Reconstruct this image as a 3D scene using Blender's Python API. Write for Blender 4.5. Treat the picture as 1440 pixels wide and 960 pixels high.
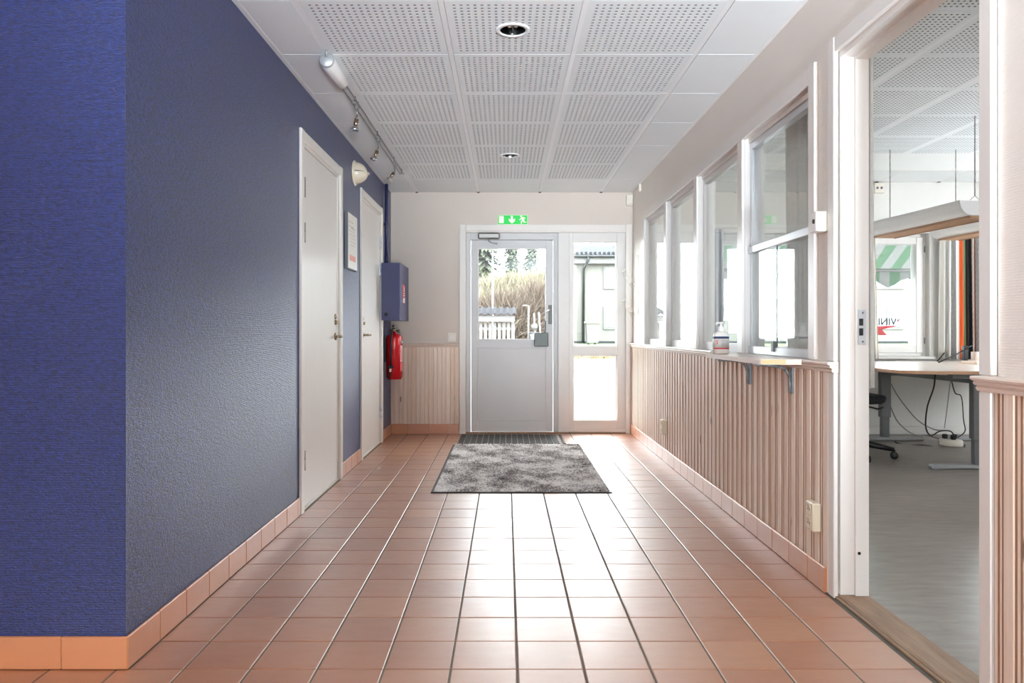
import bpy, math, random
from mathutils import Vector, Matrix
random.seed(7)
PI = math.pi
sc = bpy.context.scene
for o in list(bpy.data.objects):
    bpy.data.objects.remove(o, do_unlink=True)
COL = sc.collection

# ------------------------------------------------------------------ camera
cam_d = bpy.data.cameras.new('camera')
cam = bpy.data.objects.new('camera', cam_d)
COL.objects.link(cam)
cam.location = (0, 0, 1.0)
cam.rotation_euler = (PI / 2, 0, 0)
cam_d.sensor_width = 36
cam_d.lens = 36 * 1045 / 1440
cam_d.shift_x = 8.5 / 1440
cam_d.shift_y = -14 / 1440
cam_d.clip_start = .05
cam_d.clip_end = 400
sc.camera = cam

# ------------------------------------------------------------------ sky, fill lamps, exposure
SKY = 14
w = bpy.data.worlds.new('overcast_sky')
sc.world = w
w.use_nodes = True
bg = w.node_tree.nodes['Background']
bg.inputs[0].default_value = (.89, .95, 1.0, 1)
bg.inputs[1].default_value = SKY

def area_light(name, loc, rot, sx, sy, power, color=(1, 1, 1), spread=PI):
    d = bpy.data.lights.new(name, 'AREA')
    d.shape = 'RECTANGLE'
    d.size = sx; d.size_y = sy
    d.energy = power; d.color = color
    d.spread = spread
    o = bpy.data.objects.new(name, d)
    o.location = loc; o.rotation_euler = rot
    COL.objects.link(o)
    return o
# fill lamp added at an unseen window opening behind the camera
area_light('lobby_window_fill', (-2.1, -3.97, 1.55), (PI / 2, 0, 0), 1.2, 1.1, 42, (.90, .96, 1))
# unseen lamp added behind the camera, tilted up to brighten the corridor ceiling
area_light('lobby_ceiling_fill', (.92, -3.3, .5), (PI / 2 + math.radians(30), 0, math.radians(-3)), .6, 1.0, 125, (.78, .91, 1), math.radians(66))
# fill lamp added in an opening made in the office's unseen right wall
area_light('office_side_fill', (5.47, 5.45, 1.5), (PI / 2, 0, PI / 2), 1.0, 1.0, 5, (.95, .98, 1))
# lamp added to brighten the office from an unseen near-wall opening
area_light('office_near_fill', (3.8, .46, 1.6), (PI / 2 + math.radians(10), 0, 0), 0.8, 0.8, 7, (.95, .98, 1))

sc.view_settings.view_transform = 'Standard'
sc.view_settings.look = 'None'
sc.view_settings.gamma = 1
sc.view_settings.exposure = 0.65
sc.view_settings.use_curve_mapping = False
sc.cycles.use_denoising = True
sc.cycles.max_bounces = 10
sc.cycles.diffuse_bounces = 6
sc.cycles.glossy_bounces = 5
sc.cycles.transparent_max_bounces = 16
sc.cycles.sample_clamp_indirect = 8
sc.cycles.caustics_reflective = False
sc.cycles.caustics_refractive = False

# ------------------------------------------------------------------ materials
LM = 1.0
def lin(c):
    r = []
    for v in c:
        v /= 255
        r.append(v / 12.92 if v <= .04045 else ((v + .055) / 1.055) ** 2.4)
    return (*[q * LM for q in r], 1)

class NT:
    def __init__(s, name):
        s.m = bpy.data.materials.new(name)
        s.m.use_nodes = True
        s.t = s.m.node_tree
        s.b = s.t.nodes['Principled BSDF']
        s.out = s.t.nodes['Material Output']
    def n(s, typ, **kw):
        nd = s.t.nodes.new(typ)
        for k, v in kw.items():
            if k == 'ins':
                for kk, vv in v.items():
                    if hasattr(vv, 'is_output'):
                        s.t.links.new(vv, nd.inputs[kk])
                    else:
                        nd.inputs[kk].default_value = vv
            else:
                setattr(nd, k, v)
        return nd
    def l(s, a, b):
        s.t.links.new(a, b)
    def coord(s, kind='Object'):
        return s.n('ShaderNodeTexCoord').outputs[kind]
    def mapped(s, src, scale):
        return s.n('ShaderNodeMapping', ins={'Vector': src, 'Scale': scale}).outputs[0]
    def noise(s, vec, scale, detail=3, rough=.5):
        return s.n('ShaderNodeTexNoise', ins={'Vector': vec, 'Scale': scale, 'Detail': detail, 'Roughness': rough}).outputs[0]
    def ramp(s, fac, stops, interp='LINEAR'):
        r = s.n('ShaderNodeValToRGB', ins={0: fac})
        r.color_ramp.interpolation = interp
        el = r.color_ramp.elements
        while len(el) < len(stops):
            el.new(.5)
        for e, (p, c) in zip(el, stops):
            e.position = p; e.color = c
        return r.outputs[0]
    def math(s, op, a, b=0.0, c=0.0):
        nd = s.n('ShaderNodeMath', operation=op, ins={0: a, 1: b, 2: c})
        return nd.outputs[0]
    def mix(s, fac, a, b, blend='MIX'):
        nd = s.n('ShaderNodeMix', data_type='RGBA', blend_type=blend)
        for i, v in ((0, fac), (6, a), (7, b)):
            if hasattr(v, 'is_output'):
                s.l(v, nd.inputs[i])
            else:
                nd.inputs[i].default_value = v
        return nd.outputs[2]
    def bump(s, h, strength, dist=.002):
        nd = s.n('ShaderNodeBump', ins={'Height': h, 'Strength': strength, 'Distance': dist})
        s.l(nd.outputs[0], s.b.inputs['Normal'])
        s.l(nd.outputs[0], s.b.inputs['Coat Normal'])

def P(name, col, rough=.5, metal=0, var=0, vscale=8, bump=0, bscale=300, spec=.5, emit=0):
    m = NT(name)
    m.b.inputs['Base Color'].default_value = lin(col)
    m.b.inputs['Roughness'].default_value = rough
    m.b.inputs['Metallic'].default_value = metal
    m.b.inputs['Specular IOR Level'].default_value = spec
    if var or bump:
        co = m.coord()
    if var:
        f = m.noise(co, vscale, 4)
        c = m.mix(f, lin([max(0, v * (1 - var)) for v in col]), lin([min(255, v * (1 + var)) for v in col]))
        m.l(c, m.b.inputs['Base Color'])
    if bump:
        m.bump(m.noise(co, bscale, 3), bump)
    if emit:
        m.b.inputs['Emission Color'].default_value = lin(col)
        m.b.inputs['Emission Strength'].default_value = emit
    return m.m

def wallpaper(name, col, rough, rib, spec=.5, var=.05, axis='Z', strength=.5, coat=0, dist=.0025):
    """woven glass-fibre wallpaper under satin paint: fine horizontal ribs and speckle"""
    m = NT(name)
    co = m.coord()
    m.b.inputs['Roughness'].default_value = rough
    m.b.inputs['Specular IOR Level'].default_value = spec
    m.b.inputs['Coat Weight'].default_value = coat
    m.b.inputs['Coat Roughness'].default_value = .34
    m.b.inputs['Coat IOR'].default_value = 1.5
    c = m.mix(m.noise(co, 3, 5), lin([v * (1 - var) for v in col]), lin([min(255, v * (1 + var)) for v in col]))
    m.l(c, m.b.inputs['Base Color'])
    sep = m.n('ShaderNodeSeparateXYZ', ins={0: co})
    wv = m.math('SINE', m.math('MULTIPLY', sep.outputs[2], rib))
    spk = m.noise(m.mapped(co, (.5, .4, 1)), 200, 2, .7)
    spk2 = m.noise(m.mapped(co, (.5, .32, 1)), 110, 3, .75)
    if coat:
        m.l(m.mix(m.ramp(spk2, [(.35, (0, 0, 0, 1)), (.65, (1, 1, 1, 1))]), lin([v * .72 for v in col]), lin([v * 1.22 for v in col])), m.b.inputs['Base Color'])
    h = m.math('ADD', m.math('MULTIPLY', wv, .16), m.math('ADD', spk, m.math('MULTIPLY', spk2, 1.2)))
    m.bump(h, strength, dist)
    return m.m

def wood(name, c1, c2, rough=.5, grain=(60, 60, 3), knots=True, rnd=.18, spec=.4):
    m = NT(name)
    co = m.coord()
    oi = m.n('ShaderNodeObjectInfo').outputs['Random']
    add = m.n('ShaderNodeVectorMath', operation='ADD', ins={0: co})
    cmb = m.n('ShaderNodeCombineXYZ', ins={0: m.math('MULTIPLY', oi, 37.0), 1: m.math('MULTIPLY', oi, 11.0), 2: m.math('MULTIPLY', oi, 23.0)})
    m.l(cmb.outputs[0], add.inputs[1])
    co = add.outputs[0]
    g = m.noise(m.mapped(co, grain), 1.0, 4, .6)
    f = m.math('ADD', m.math('MULTIPLY', g, .9), m.math('MULTIPLY', m.math('SUBTRACT', oi, .5), rnd * 2))
    c = m.ramp(f, [(.2, lin(c1)), (.75, lin(c2))])
    if knots:
        v = m.n('ShaderNodeTexVoronoi', ins={'Vector': m.mapped(co, (9, 9, 2.2)), 'Scale': 1.0})
        k = m.ramp(v.outputs['Distance'], [(.05, (1, 1, 1, 1)), (.085, (0, 0, 0, 1))])
        c = m.mix(m.math('MULTIPLY', k, .75), c, lin([v * .5 for v in c1]))
    m.l(c, m.b.inputs['Base Color'])
    m.b.inputs['Roughness'].default_value = rough
    m.b.inputs['Specular IOR Level'].default_value = spec
    return m.m

def glass(name, tint=(.97, .99, .98), rough=0.0):
    m = NT(name)
    m.t.nodes.remove(m.b)
    geo = m.n('ShaderNodeNewGeometry')
    dot = m.n('ShaderNodeVectorMath', operation='DOT_PRODUCT', ins={0: geo.outputs['Incoming'], 1: geo.outputs['Normal']})
    c = m.math('ABSOLUTE', dot.outputs['Value'])
    p = m.math('POWER', m.math('SUBTRACT', 1.0, c), 5.0)
    f = m.math('ADD', m.math('MULTIPLY', p, .96), .04)
    tr = m.n('ShaderNodeBsdfTransparent', ins={0: (*tint, 1)})
    gl = m.n('ShaderNodeBsdfGlossy', ins={0: (1, 1, 1, 1), 'Roughness': rough})
    mx = m.n('ShaderNodeMixShader', ins={0: f})
    m.l(tr.outputs[0], mx.inputs[1]); m.l(gl.outputs[0], mx.inputs[2])
    m.l(mx.outputs[0], m.out.inputs[0])
    return m.m

def tile_mat(name, cols, rough=.38):
    m = NT(name)
    co = m.coord()
    oi = m.n('ShaderNodeObjectInfo').outputs['Random']
    isl = m.n('ShaderNodeNewGeometry').outputs['Random Per Island']
    r = m.math('FRACT', m.math('ADD', m.math('MULTIPLY', oi, 7.31), m.math('MULTIPLY', isl, 3.17)))
    n = len(cols)
    c = m.ramp(r, [(i / (n - 1), lin(q)) for i, q in enumerate(cols)])
    wc = m.n('ShaderNodeNewGeometry').outputs['Position']
    nz = m.noise(wc, 14, 5, .6)
    c = m.mix(m.math('MULTIPLY', nz, .35), c, lin([v * .82 for v in cols[0]]))
    m.l(c, m.b.inputs['Base Color'])
    scr = m.noise(m.mapped(wc, (3, 9, 1)), 3.0, 6, .65)
    rr = m.n('ShaderNodeMapRange', ins={0: scr, 1: .3, 2: .75, 3: rough - .07, 4: rough + .1})
    m.l(rr.outputs[0], m.b.inputs['Roughness'])
    m.b.inputs['Specular IOR Level'].default_value = 1.0
    m.b.inputs['Coat Weight'].default_value = 1.0
    m.b.inputs['Coat IOR'].default_value = 1.7
    m.b.inputs['Coat Roughness'].default_value = .46
    m.bump(m.noise(wc, 130, 2), .10, .002)
    return m.m

M = {}
M['blue'] = wallpaper('blue_wallpaper', (24, 42, 98), .5, 1250, .15, .06, strength=.45, coat=1.0, dist=.006)
M['bluepaint'] = P('dark_blue_paint', (48, 52, 96), .38)
M['white_wp'] = wallpaper('white_woven_wallpaper', (238, 230, 222), .6, 900, .35, .015, strength=.35)
M['endwall'] = wallpaper('beige_wallpaper', (216, 205, 195), .6, 900, .3, .015, strength=.12)
M['office_wall'] = P('office_wall_paint', (222, 221, 217), .6, var=.015, bump=.05)
M['white'] = P('white_gloss_paint', (232, 227, 222), .3, var=.012, vscale=5)
M['white2'] = P('white_frame_paint', (224, 221, 218), .35, var=.012, vscale=6)
M['doorwhite'] = P('door_leaf_paint', (228, 224, 220), .3, var=.012, vscale=3)
M['doorgrey'] = P('light_grey_door_paint', (206, 206, 207), .38, var=.02, vscale=4)
M['alu'] = P('anodised_aluminium', (214, 216, 220), .32, .55)
M['steel'] = P('brushed_steel', (150, 148, 144), .4, .8)
M['chrome'] = P('chrome', (205, 203, 200), .12, 1)
M['brass'] = P('aged_nickel', (150, 132, 110), .25, .9)
M['black'] = P('black_plastic', (22, 22, 24), .45)
M['rubber'] = P('black_rubber', (38, 34, 32), .55, var=.2, vscale=30, bump=.3)
M['dark'] = P('dark_void', (36, 34, 33), .9)
M['panel'] = P('ceiling_panel_white', (228, 231, 232), .75, var=.008, bump=.03, bscale=200)
M['hole_shade'] = P('shaded_hole_wall', (96, 92, 88), .9)  # perforation walls coloured dark to deepen the shade in the holes
M['rail'] = P('ceiling_rail_white', (236, 236, 236), .4)
M['grout'] = P('grey_grout', (112, 104, 93), .95, var=.12, vscale=20, bump=.2)
M['tile'] = tile_mat('terracotta_tile', [(162, 98, 60), (176, 112, 72), (170, 106, 70), (182, 122, 82), (158, 94, 60)], .36)
M['skirt'] = tile_mat('terracotta_skirting', [(200, 126, 76), (208, 134, 84), (196, 122, 76)], .4)
M['pine'] = wood('whitewashed_pine', (224, 198, 176), (250, 236, 224), .45, (70, 70, 3.2), True, .12)
M['pine_raw_shaded'] = wood('raw_pine_groove_shaded', (160, 120, 92), (184, 144, 116), .5, (70, 70, 3.2), False, .1)  # bare wood tone and groove shade mixed into one colour
M['pine_rail'] = wood('pine_rail', (220, 200, 186), (238, 224, 214), .35, (60, 3, 60), False, .02)
M['oak'] = wood('worn_oak_threshold', (128, 96, 72), (172, 142, 116), .5, (50, 4, 50), False, .02)
M['glass'] = glass('clear_glass')
M['red'] = P('red_enamel', (196, 22, 34), .22)
M['redlabel'] = P('red_print', (206, 40, 44), .4)
M['pinklabel'] = P('faded_red_print', (226, 150, 140), .5)
M['green'] = P('exit_green', (0, 196, 70), .35, emit=.25)
M['signwhite'] = P('sign_white', (238, 232, 224), .4, emit=.15)
M['paper'] = P('paper_white', (236, 232, 228), .35)
M['print'] = P('grey_print', (176, 172, 168), .5)
M['plastic'] = P('white_plastic', (232, 226, 214), .3)
M['ivory'] = P('ivory_plastic', (220, 208, 184), .35)
M['cream'] = P('cream_ceramic', (234, 222, 200), .25)
M['bottle'] = P('translucent_bottle', (226, 220, 214), .2)
M['navy'] = P('navy_print', (36, 48, 92), .4)
M['labelgrey'] = P('label_grey', (196, 192, 188), .45)

def lino_mat():
    m = NT('grey_linoleum')
    co = m.coord()
    f = m.noise(m.mapped(co, (3, 14, 1)), 2.2, 6, .65)
    f2 = m.noise(co, 1.6, 3)
    c = m.ramp(m.math('ADD', m.math('MULTIPLY', f, .7), m.math('MULTIPLY', f2, .3)), [(.3, lin((122, 112, 104))), (.7, lin((156, 148, 140)))])
    m.l(c, m.b.inputs['Base Color'])
    m.b.inputs['Roughness'].default_value = .3
    m.bump(m.noise(co, 26, 3), .12, .003)
    return m.m
M['lino'] = lino_mat()

def rug_mat():
    m = NT('mottled_grey_pile')
    co = m.coord()
    a = m.noise(m.mapped(co, (3.2, 2.4, 1)), 1.5, 5, .62)
    b = m.noise(co, 75, 2, .8)
    f = m.math('ADD', m.math('MULTIPLY', a, .95), m.math('MULTIPLY', m.math('SUBTRACT', b, .5), .75))
    c = m.ramp(f, [(.26, lin((78, 72, 70))), (.42, lin((158, 150, 147))), (.56, lin((232, 227, 223)))])
    m.l(c, m.b.inputs['Base Color'])
    m.b.inputs['Roughness'].default_value = .95
    m.b.inputs['Specular IOR Level'].default_value = .1
    return m.m
M['rug'] = rug_mat()

def curtain_mat(name, stops, chev=True):
    m = NT(name)
    uv = m.coord('UV')
    sep = m.n('ShaderNodeSeparateXYZ', ins={0: uv})
    u, v = sep.outputs[0], sep.outputs[1]
    c = m.ramp(u, [(p, lin(q)) for p, q in stops], 'CONSTANT')
    if chev:
        saw = m.math('FRACT', m.math('MULTIPLY', m.math('ADD', m.math('MULTIPLY', v, 1.0), m.math('ABSOLUTE', m.math('SUBTRACT', m.math('FRACT', m.math('MULTIPLY', u, 9.0)), .5))), 22.0))
        k = m.math('GREATER_THAN', saw, .62)
        sel = m.ramp(u, [(0, (0, 0, 0, 1)), (.26, (1, 1, 1, 1)), (.38, (0, 0, 0, 1)), (.78, (1, 1, 1, 1)), (.88, (0, 0, 0, 1)), (.9, (1, 1, 1, 1))], 'CONSTANT')
        c = m.mix(m.math('MULTIPLY', k, sel), c, lin((236, 234, 230)))
    m.l(c, m.b.inputs['Base Color'])
    m.b.inputs['Roughness'].default_value = .9
    return m.m
M['curtain'] = curtain_mat('patterned_curtain', [(0, (226, 224, 218)), (.10, (70, 74, 74)), (.15, (232, 230, 226)), (.26, (90, 92, 96)), (.38, (238, 236, 232)), (.50, (226, 96, 44)), (.57, (224, 150, 90)), (.60, (128, 176, 150)), (.64, (34, 34, 36)), (.78, (120, 80, 64)), (.9, (44, 44, 48))])
M['curtain_green'] = curtain_mat('green_black_curtain', [(0, (30, 32, 34)), (.35, (206, 220, 208)), (.7, (236, 234, 228)), (.85, (176, 160, 140))], False)
M['curtain_blue'] = curtain_mat('blue_grey_curtain', [(0, (130, 140, 156)), (.3, (196, 200, 206)), (.5, (120, 130, 146)), (.75, (176, 180, 188))], True)
M['linen'] = P('grey_linen', (214, 210, 204), .9, var=.05, vscale=60, bump=.6, bscale=420)
M['desk'] = wood('birch_desk', (222, 208, 196), (236, 226, 216), .25, (3, 40, 40), False, .02)
M['desk_edge'] = P('beech_edge', (206, 160, 124), .4)
M['greymetal'] = P('grey_lacquer', (118, 120, 122), .4, .2)
M['lightmetal'] = P('silver_lacquer', (176, 178, 180), .35, .4)
M['seat'] = P('black_upholstery', (26, 26, 32), .75, bump=.2)
M['teal'] = P('teal_stud', (60, 160, 170), .4)
M['lamp'] = P('lamp_housing_white', (240, 239, 238), .35)
M['louvre'] = P('lamp_louvre', (176, 140, 112), .4, .3)
M['cable'] = P('black_cable', (34, 32, 32), .5)
M['cable_grey'] = P('grey_cable', (150, 150, 148), .5)
LM = .74
M['asphalt'] = P('pale_asphalt', (82, 81, 83), .9, var=.06, vscale=.6)
def grass_mat():
    m = NT('dry_grass')
    co = m.coord()
    c = m.ramp(m.noise(co, .9, 6, .7), [(.3, lin((66, 58, 42))), (.5, lin((104, 96, 68))), (.7, lin((124, 116, 90)))])
    m.l(c, m.b.inputs['Base Color'])
    m.b.inputs['Roughness'].default_value = 1
    return m.m
M['drygrass'] = grass_mat()
M['greengrass'] = P('green_grass', (74, 92, 46), 1, var=.15, vscale=.8)
def siding_mat():
    m = NT('cream_board_siding')
    co = m.coord()
    sep = m.n('ShaderNodeSeparateXYZ', ins={0: co})
    s = m.math('GREATER_THAN', m.math('FRACT', m.math('MULTIPLY', sep.outputs[0], 4.5)), .82)
    c = m.mix(m.math('MULTIPLY', s, .5), lin((110, 108, 102)), lin((98, 96, 90)))
    m.l(c, m.b.inputs['Base Color'])
    m.b.inputs['Roughness'].default_value = .8
    return m.m
M['siding'] = siding_mat()
M['rooftile'] = P('grey_roof_tile', (52, 53, 56), .9, var=.1, vscale=3, spec=.08)
M['gutter'] = P('black_gutter', (34, 36, 38), .5)
M['extwhite'] = P('exterior_white', (104, 102, 100), .7)
M['paneglass'] = P('dim_house_pane', (120, 130, 142), .1)
def leaf_mat(name, a, b, c):
    m = NT(name)
    isl = m.n('ShaderNodeNewGeometry').outputs['Random Per Island']
    m.l(m.ramp(isl, [(0, lin(a)), (.5, lin(b)), (1, lin(c))]), m.b.inputs['Base Color'])
    m.b.inputs['Roughness'].default_value = .9
    m.b.inputs['Specular IOR Level'].default_value = .1
    return m.m
M['willow'] = leaf_mat('pale_willow_twigs', (116, 112, 94), (140, 136, 116), (130, 118, 106))
M['brush'] = leaf_mat('bare_brushwood', (88, 76, 72), (106, 93, 86), (112, 104, 88))
M['spruce'] = leaf_mat('spruce_needles', (66, 72, 58), (84, 90, 74), (98, 100, 88))
M['bark'] = P('bark', (110, 88, 78), .9)
M['orange'] = P('orange_print', (214, 92, 48), .5)
M['awning'] = None
def awning_mat():
    m = NT('striped_awning_cloth')
    co = m.coord()
    sep = m.n('ShaderNodeSeparateXYZ', ins={0: co})
    k = m.math('GREATER_THAN', m.math('FRACT', m.math('MULTIPLY', sep.outputs[0], 4.3)), .5)
    m.l(m.mix(k, lin((62, 80, 64)), lin((92, 92, 90))), m.b.inputs['Base Color'])
    m.b.inputs['Roughness'].default_value = .9
    tl = m.n('ShaderNodeBsdfTranslucent')
    m.l(m.mix(k, lin((62, 80, 64)), lin((92, 92, 90))), tl.inputs[0])
    mx = m.n('ShaderNodeMixShader', ins={0: .45})
    m.l(m.b.outputs[0], mx.inputs[1]); m.l(tl.outputs[0], mx.inputs[2]); m.l(mx.outputs[0], m.out.inputs[0])
    return m.m
M['awning'] = awning_mat()
LM = 1.0

# ------------------------------------------------------------------ mesh helpers
class MB:
    def __init__(s):
        s.v = []; s.f = []; s.smooth = []
    def add(s, verts, faces, smooth=False):
        k = len(s.v)
        s.v += [tuple(q) for q in verts]
        s.f += [tuple(i + k for i in f) for f in faces]
        s.smooth += [smooth] * len(faces)
        return s
    def box(s, x0, x1, y0, y1, z0, z1, b=0):
        if b <= 0:
            v = [(x, y, z) for x in (x0, x1) for y in (y0, y1) for z in (z0, z1)]
            f = [(0, 1, 3, 2), (4, 6, 7, 5), (0, 4, 5, 1), (2, 3, 7, 6), (0, 2, 6, 4), (1, 5, 7, 3)]
            return s.add(v, f)
        # chamfered box
        b = min(b, (x1 - x0) / 2.01, (y1 - y0) / 2.01, (z1 - z0) / 2.01)
        lo = (x0, y0, z0); hi = (x1, y1, z1)
        idx = {}; v = []
        for cx in (0, 1):
            for cy in (0, 1):
                for cz in (0, 1):
                    c = (cx, cy, cz)
                    for ax in range(3):
                        p = []
                        for a in range(3):
                            base = hi[a] if c[a] else lo[a]
                            if a != ax:
                                base += -b if c[a] else b
                            p.append(base)
                        idx[(c, ax)] = len(v); v.append(p)
        f = []
        for ax in range(3):
            o = [a for a in range(3) if a != ax]
            for sd in (0, 1):
                q = []
                for (i, j) in ((0, 0), (1, 0), (1, 1), (0, 1)):
                    c = [0, 0, 0]; c[ax] = sd; c[o[0]] = i; c[o[1]] = j
                    q.append(idx[(tuple(c), ax)])
                if (sd == 1) == (ax == 1):
                    q.reverse()
                f.append(q)
        ctr = Vector(((x0 + x1) / 2, (y0 + y1) / 2, (z0 + z1) / 2))
        def orient(q):
            pts = [Vector(v[i]) for i in q]
            nrm = (pts[1] - pts[0]).cross(pts[2] - pts[0])
            mid = sum(pts, Vector()) / len(pts)
            return q if nrm.dot(mid - ctr) > 0 else list(reversed(q))
        f = [orient(q) for q in f]
        for a in range(3):      # edges parallel to axis a
            o = [k for k in range(3) if k != a]
            for i in (0, 1):
                for j in (0, 1):
                    c0 = [0, 0, 0]; c0[o[0]] = i; c0[o[1]] = j
                    c1 = list(c0); c1[a] = 1
                    f.append(orient([idx[(tuple(c0), o[0])], idx[(tuple(c1), o[0])], idx[(tuple(c1), o[1])], idx[(tuple(c0), o[1])]]))
        for cx in (0, 1):
            for cy in (0, 1):
                for cz in (0, 1):
                    c = (cx, cy, cz)
                    f.append(orient([idx[(c, 0)], idx[(c, 1)], idx[(c, 2)]]))
        return s.add(v, f)
    def tube(s, pts, r, n=8, cap=True):
        pts = [Vector(p) for p in pts]
        rs = r if isinstance(r, (list, tuple)) else [r] * len(pts)
        rings = []
        up = None
        for i, p in enumerate(pts):
            t = (pts[min(i + 1, len(pts) - 1)] - pts[max(i - 1, 0)]).normalized()
            if up is None:
                up = t.orthogonal().normalized()
            up = (up - t * up.dot(t))
            up = up.normalized() if up.length > 1e-6 else t.orthogonal().normalized()
            sd = t.cross(up)
            rings.append([p + (up * math.cos(2 * PI * k / n) + sd * math.sin(2 * PI * k / n)) * rs[i] for k in range(n)])
        v = [q for rg in rings for q in rg]
        f = []
        for i in range(len(pts) - 1):
            for k in range(n):
                a = i * n + k; b = i * n + (k + 1) % n
                f.append((a, b, b + n, a + n))
        s.add(v, f, True)
        if cap:
            k0 = len(s.v) - len(v)
            s.f.append(tuple(k0 + k for k in reversed(range(n)))); s.smooth.append(False)
            s.f.append(tuple(k0 + (len(pts) - 1) * n + k for k in range(n))); s.smooth.append(False)
        return s
    def lathe(s, prof, n=24, c=(0, 0, 0), axis='Z', sweep=2 * PI, start=0):
        """prof: list of (r, h)"""
        full = abs(sweep - 2 * PI) < 1e-6
        m = n if full else n + 1
        v = []
        for (r, h) in prof:
            for k in range(m):
                a = start + sweep * k / n
                x, y = r * math.cos(a), r * math.sin(a)
                if axis == 'Z': q = (c[0] + x, c[1] + y, c[2] + h)
                elif axis == 'X': q = (c[0] + h, c[1] + x, c[2] + y)
                else: q = (c[0] + y, c[1] + h, c[2] + x)
                v.append(q)
        f = []
        for i in range(len(prof) - 1):
            for k in range(n):
                a = i * m + k; b = i * m + (k + 1) % m
                f.append((a, b, b + m, a + m))
        return s.add(v, f, True)
    def prism(s, poly, d0, d1, plane='XZ'):
        """extrude 2-D polygon; plane XZ -> along Y, YZ -> along X, XY -> along Z"""
        def p3(p, d):
            if plane == 'XZ': return (p[0], d, p[1])
            if plane == 'YZ': return (d, p[0], p[1])
            return (p[0], p[1], d)
        n = len(poly)
        v = [p3(p, d0) for p in poly] + [p3(p, d1) for p in poly]
        f = [tuple(range(n)), tuple(range(2 * n - 1, n - 1, -1))]
        for i in range(n):
            j = (i + 1) % n
            f.append((i, i + n, j + n, j))
        return s.add(v, f)
    def mesh(s, name, mat, off=(0, 0, 0), fix=True):
        me = bpy.data.meshes.new(name)
        ox, oy, oz = off
        me.from_pydata([(a - ox, b - oy, c - oz) for a, b, c in s.v], [], s.f)
        me.polygons.foreach_set('use_smooth', s.smooth)
        if mat: me.materials.append(mat)
        if fix and len(s.f) < 60000:
            import bmesh
            bm = bmesh.new(); bm.from_mesh(me)
            bmesh.ops.recalc_face_normals(bm, faces=bm.faces)
            bm.to_mesh(me); bm.free()
        me.update()
        return me

def wloc(o):
    v = Vector((0, 0, 0))
    while o is not None:
        v += o.location; o = o.parent
    return v

def mk(name, mb, mat, parent=None, at=None, label=None, stuff=False):
    """link a mesh authored in world coordinates; at = world origin of the object"""
    pw = wloc(parent) if parent else Vector((0, 0, 0))
    at = Vector(at) if at else (pw if parent else None)
    if at is None:
        xs = [v[0] for v in mb.v]; ys = [v[1] for v in mb.v]; zs = [v[2] for v in mb.v]
        at = Vector(((min(xs) + max(xs)) / 2, (min(ys) + max(ys)) / 2, min(zs)))
    o = bpy.data.objects.new(name, mb.mesh(name, mat, at))
    COL.objects.link(o)
    o.location = at - pw
    if parent: o.parent = parent
    if label: o['label'] = label
    if stuff: o['kind'] = 'stuff'
    return o

def inst(name, me, parent, loc, rot=None, scale=None):
    o = bpy.data.objects.new(name, me)
    COL.objects.link(o)
    o.parent = parent
    o.location = Vector(loc) - wloc(parent)
    if rot: o.rotation_euler = rot
    if scale: o.scale = scale
    return o

def thing(name, label, cat, loc, group=None):
    o = bpy.data.objects.new(name, None)
    o.empty_display_size = .1
    COL.objects.link(o)
    o.location = loc
    o['label'] = label; o['category'] = cat
    if group: o['group'] = group
    return o

def tag(o, label, cat, group=None):
    o['label'] = label; o['category'] = cat
    if group: o['group'] = group
    return o

def struct(name, loc=(0, 0, 0)):
    o = bpy.data.objects.new(name, None)
    COL.objects.link(o)
    o.location = loc; o['kind'] = 'structure'
    return o

def smk(name, mb, mat):
    o = mk(name, mb, mat)
    o['kind'] = 'structure'
    return o

def wall_mb(plane, d0, d1, u0, u1, z0, z1, holes=()):
    """solid wall slab with rectangular openings; plane 'X': spans Y,Z at X in d0..d1; 'Y': spans X,Z"""
    us = sorted({u0, u1, *[h[0] for h in holes], *[h[1] for h in holes]})
    zs = sorted({z0, z1, *[h[2] for h in holes], *[h[3] for h in holes]})
    us = [u for u in us if u0 <= u <= u1]; zs = [z for z in zs if z0 <= z <= z1]
    def solid(i, j):
        if i < 0 or j < 0 or i >= len(us) - 1 or j >= len(zs) - 1: return False
        cu = (us[i] + us[i + 1]) / 2; cz = (zs[j] + zs[j + 1]) / 2
        return not any(h[0] < cu < h[1] and h[2] < cz < h[3] for h in holes)
    mb = MB()
    def p(u, d, z):
        return (d, u, z) if plane == 'X' else (u, d, z)
    for i in range(len(us) - 1):
        for j in range(len(zs) - 1):
            if not solid(i, j): continue
            a, b, c, d = us[i], us[i + 1], zs[j], zs[j + 1]
            mb.add([p(a, d0, c), p(b, d0, c), p(b, d0, d), p(a, d0, d)], [(0, 1, 2, 3)])
            mb.add([p(a, d1, c), p(b, d1, c), p(b, d1, d), p(a, d1, d)], [(3, 2, 1, 0)])
            for (di, dj, q) in ((-1, 0, [(a, c), (a, d)]), (1, 0, [(b, c), (b, d)]), (0, -1, [(a, c), (b, c)]), (0, 1, [(a, d), (b, d)])):
                if not solid(i + di, j + dj):
                    (e, g), (h, k) = q
                    mb.add([p(e, d0, g), p(h, d0, k), p(h, d1, k), p(e, d1, g)], [(0, 1, 2, 3)])
    return mb

# dimensions (metres; camera stands at x=0, y=0, eye height 1.0)
XL, XR, XR2 = -1.128, 1.245, 1.345     # left wall face, right wall face, office face of right wall
YF, YE, YO = 2.205, 7.28, 7.20         # blue return wall, entrance wall, office facade wall
YX = 7.53                              # outer face of facade
ZC, ZO, ZO2 = 2.362, 2.597, 2.447      # corridor ceiling, office ceiling, lowered office strip

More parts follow.
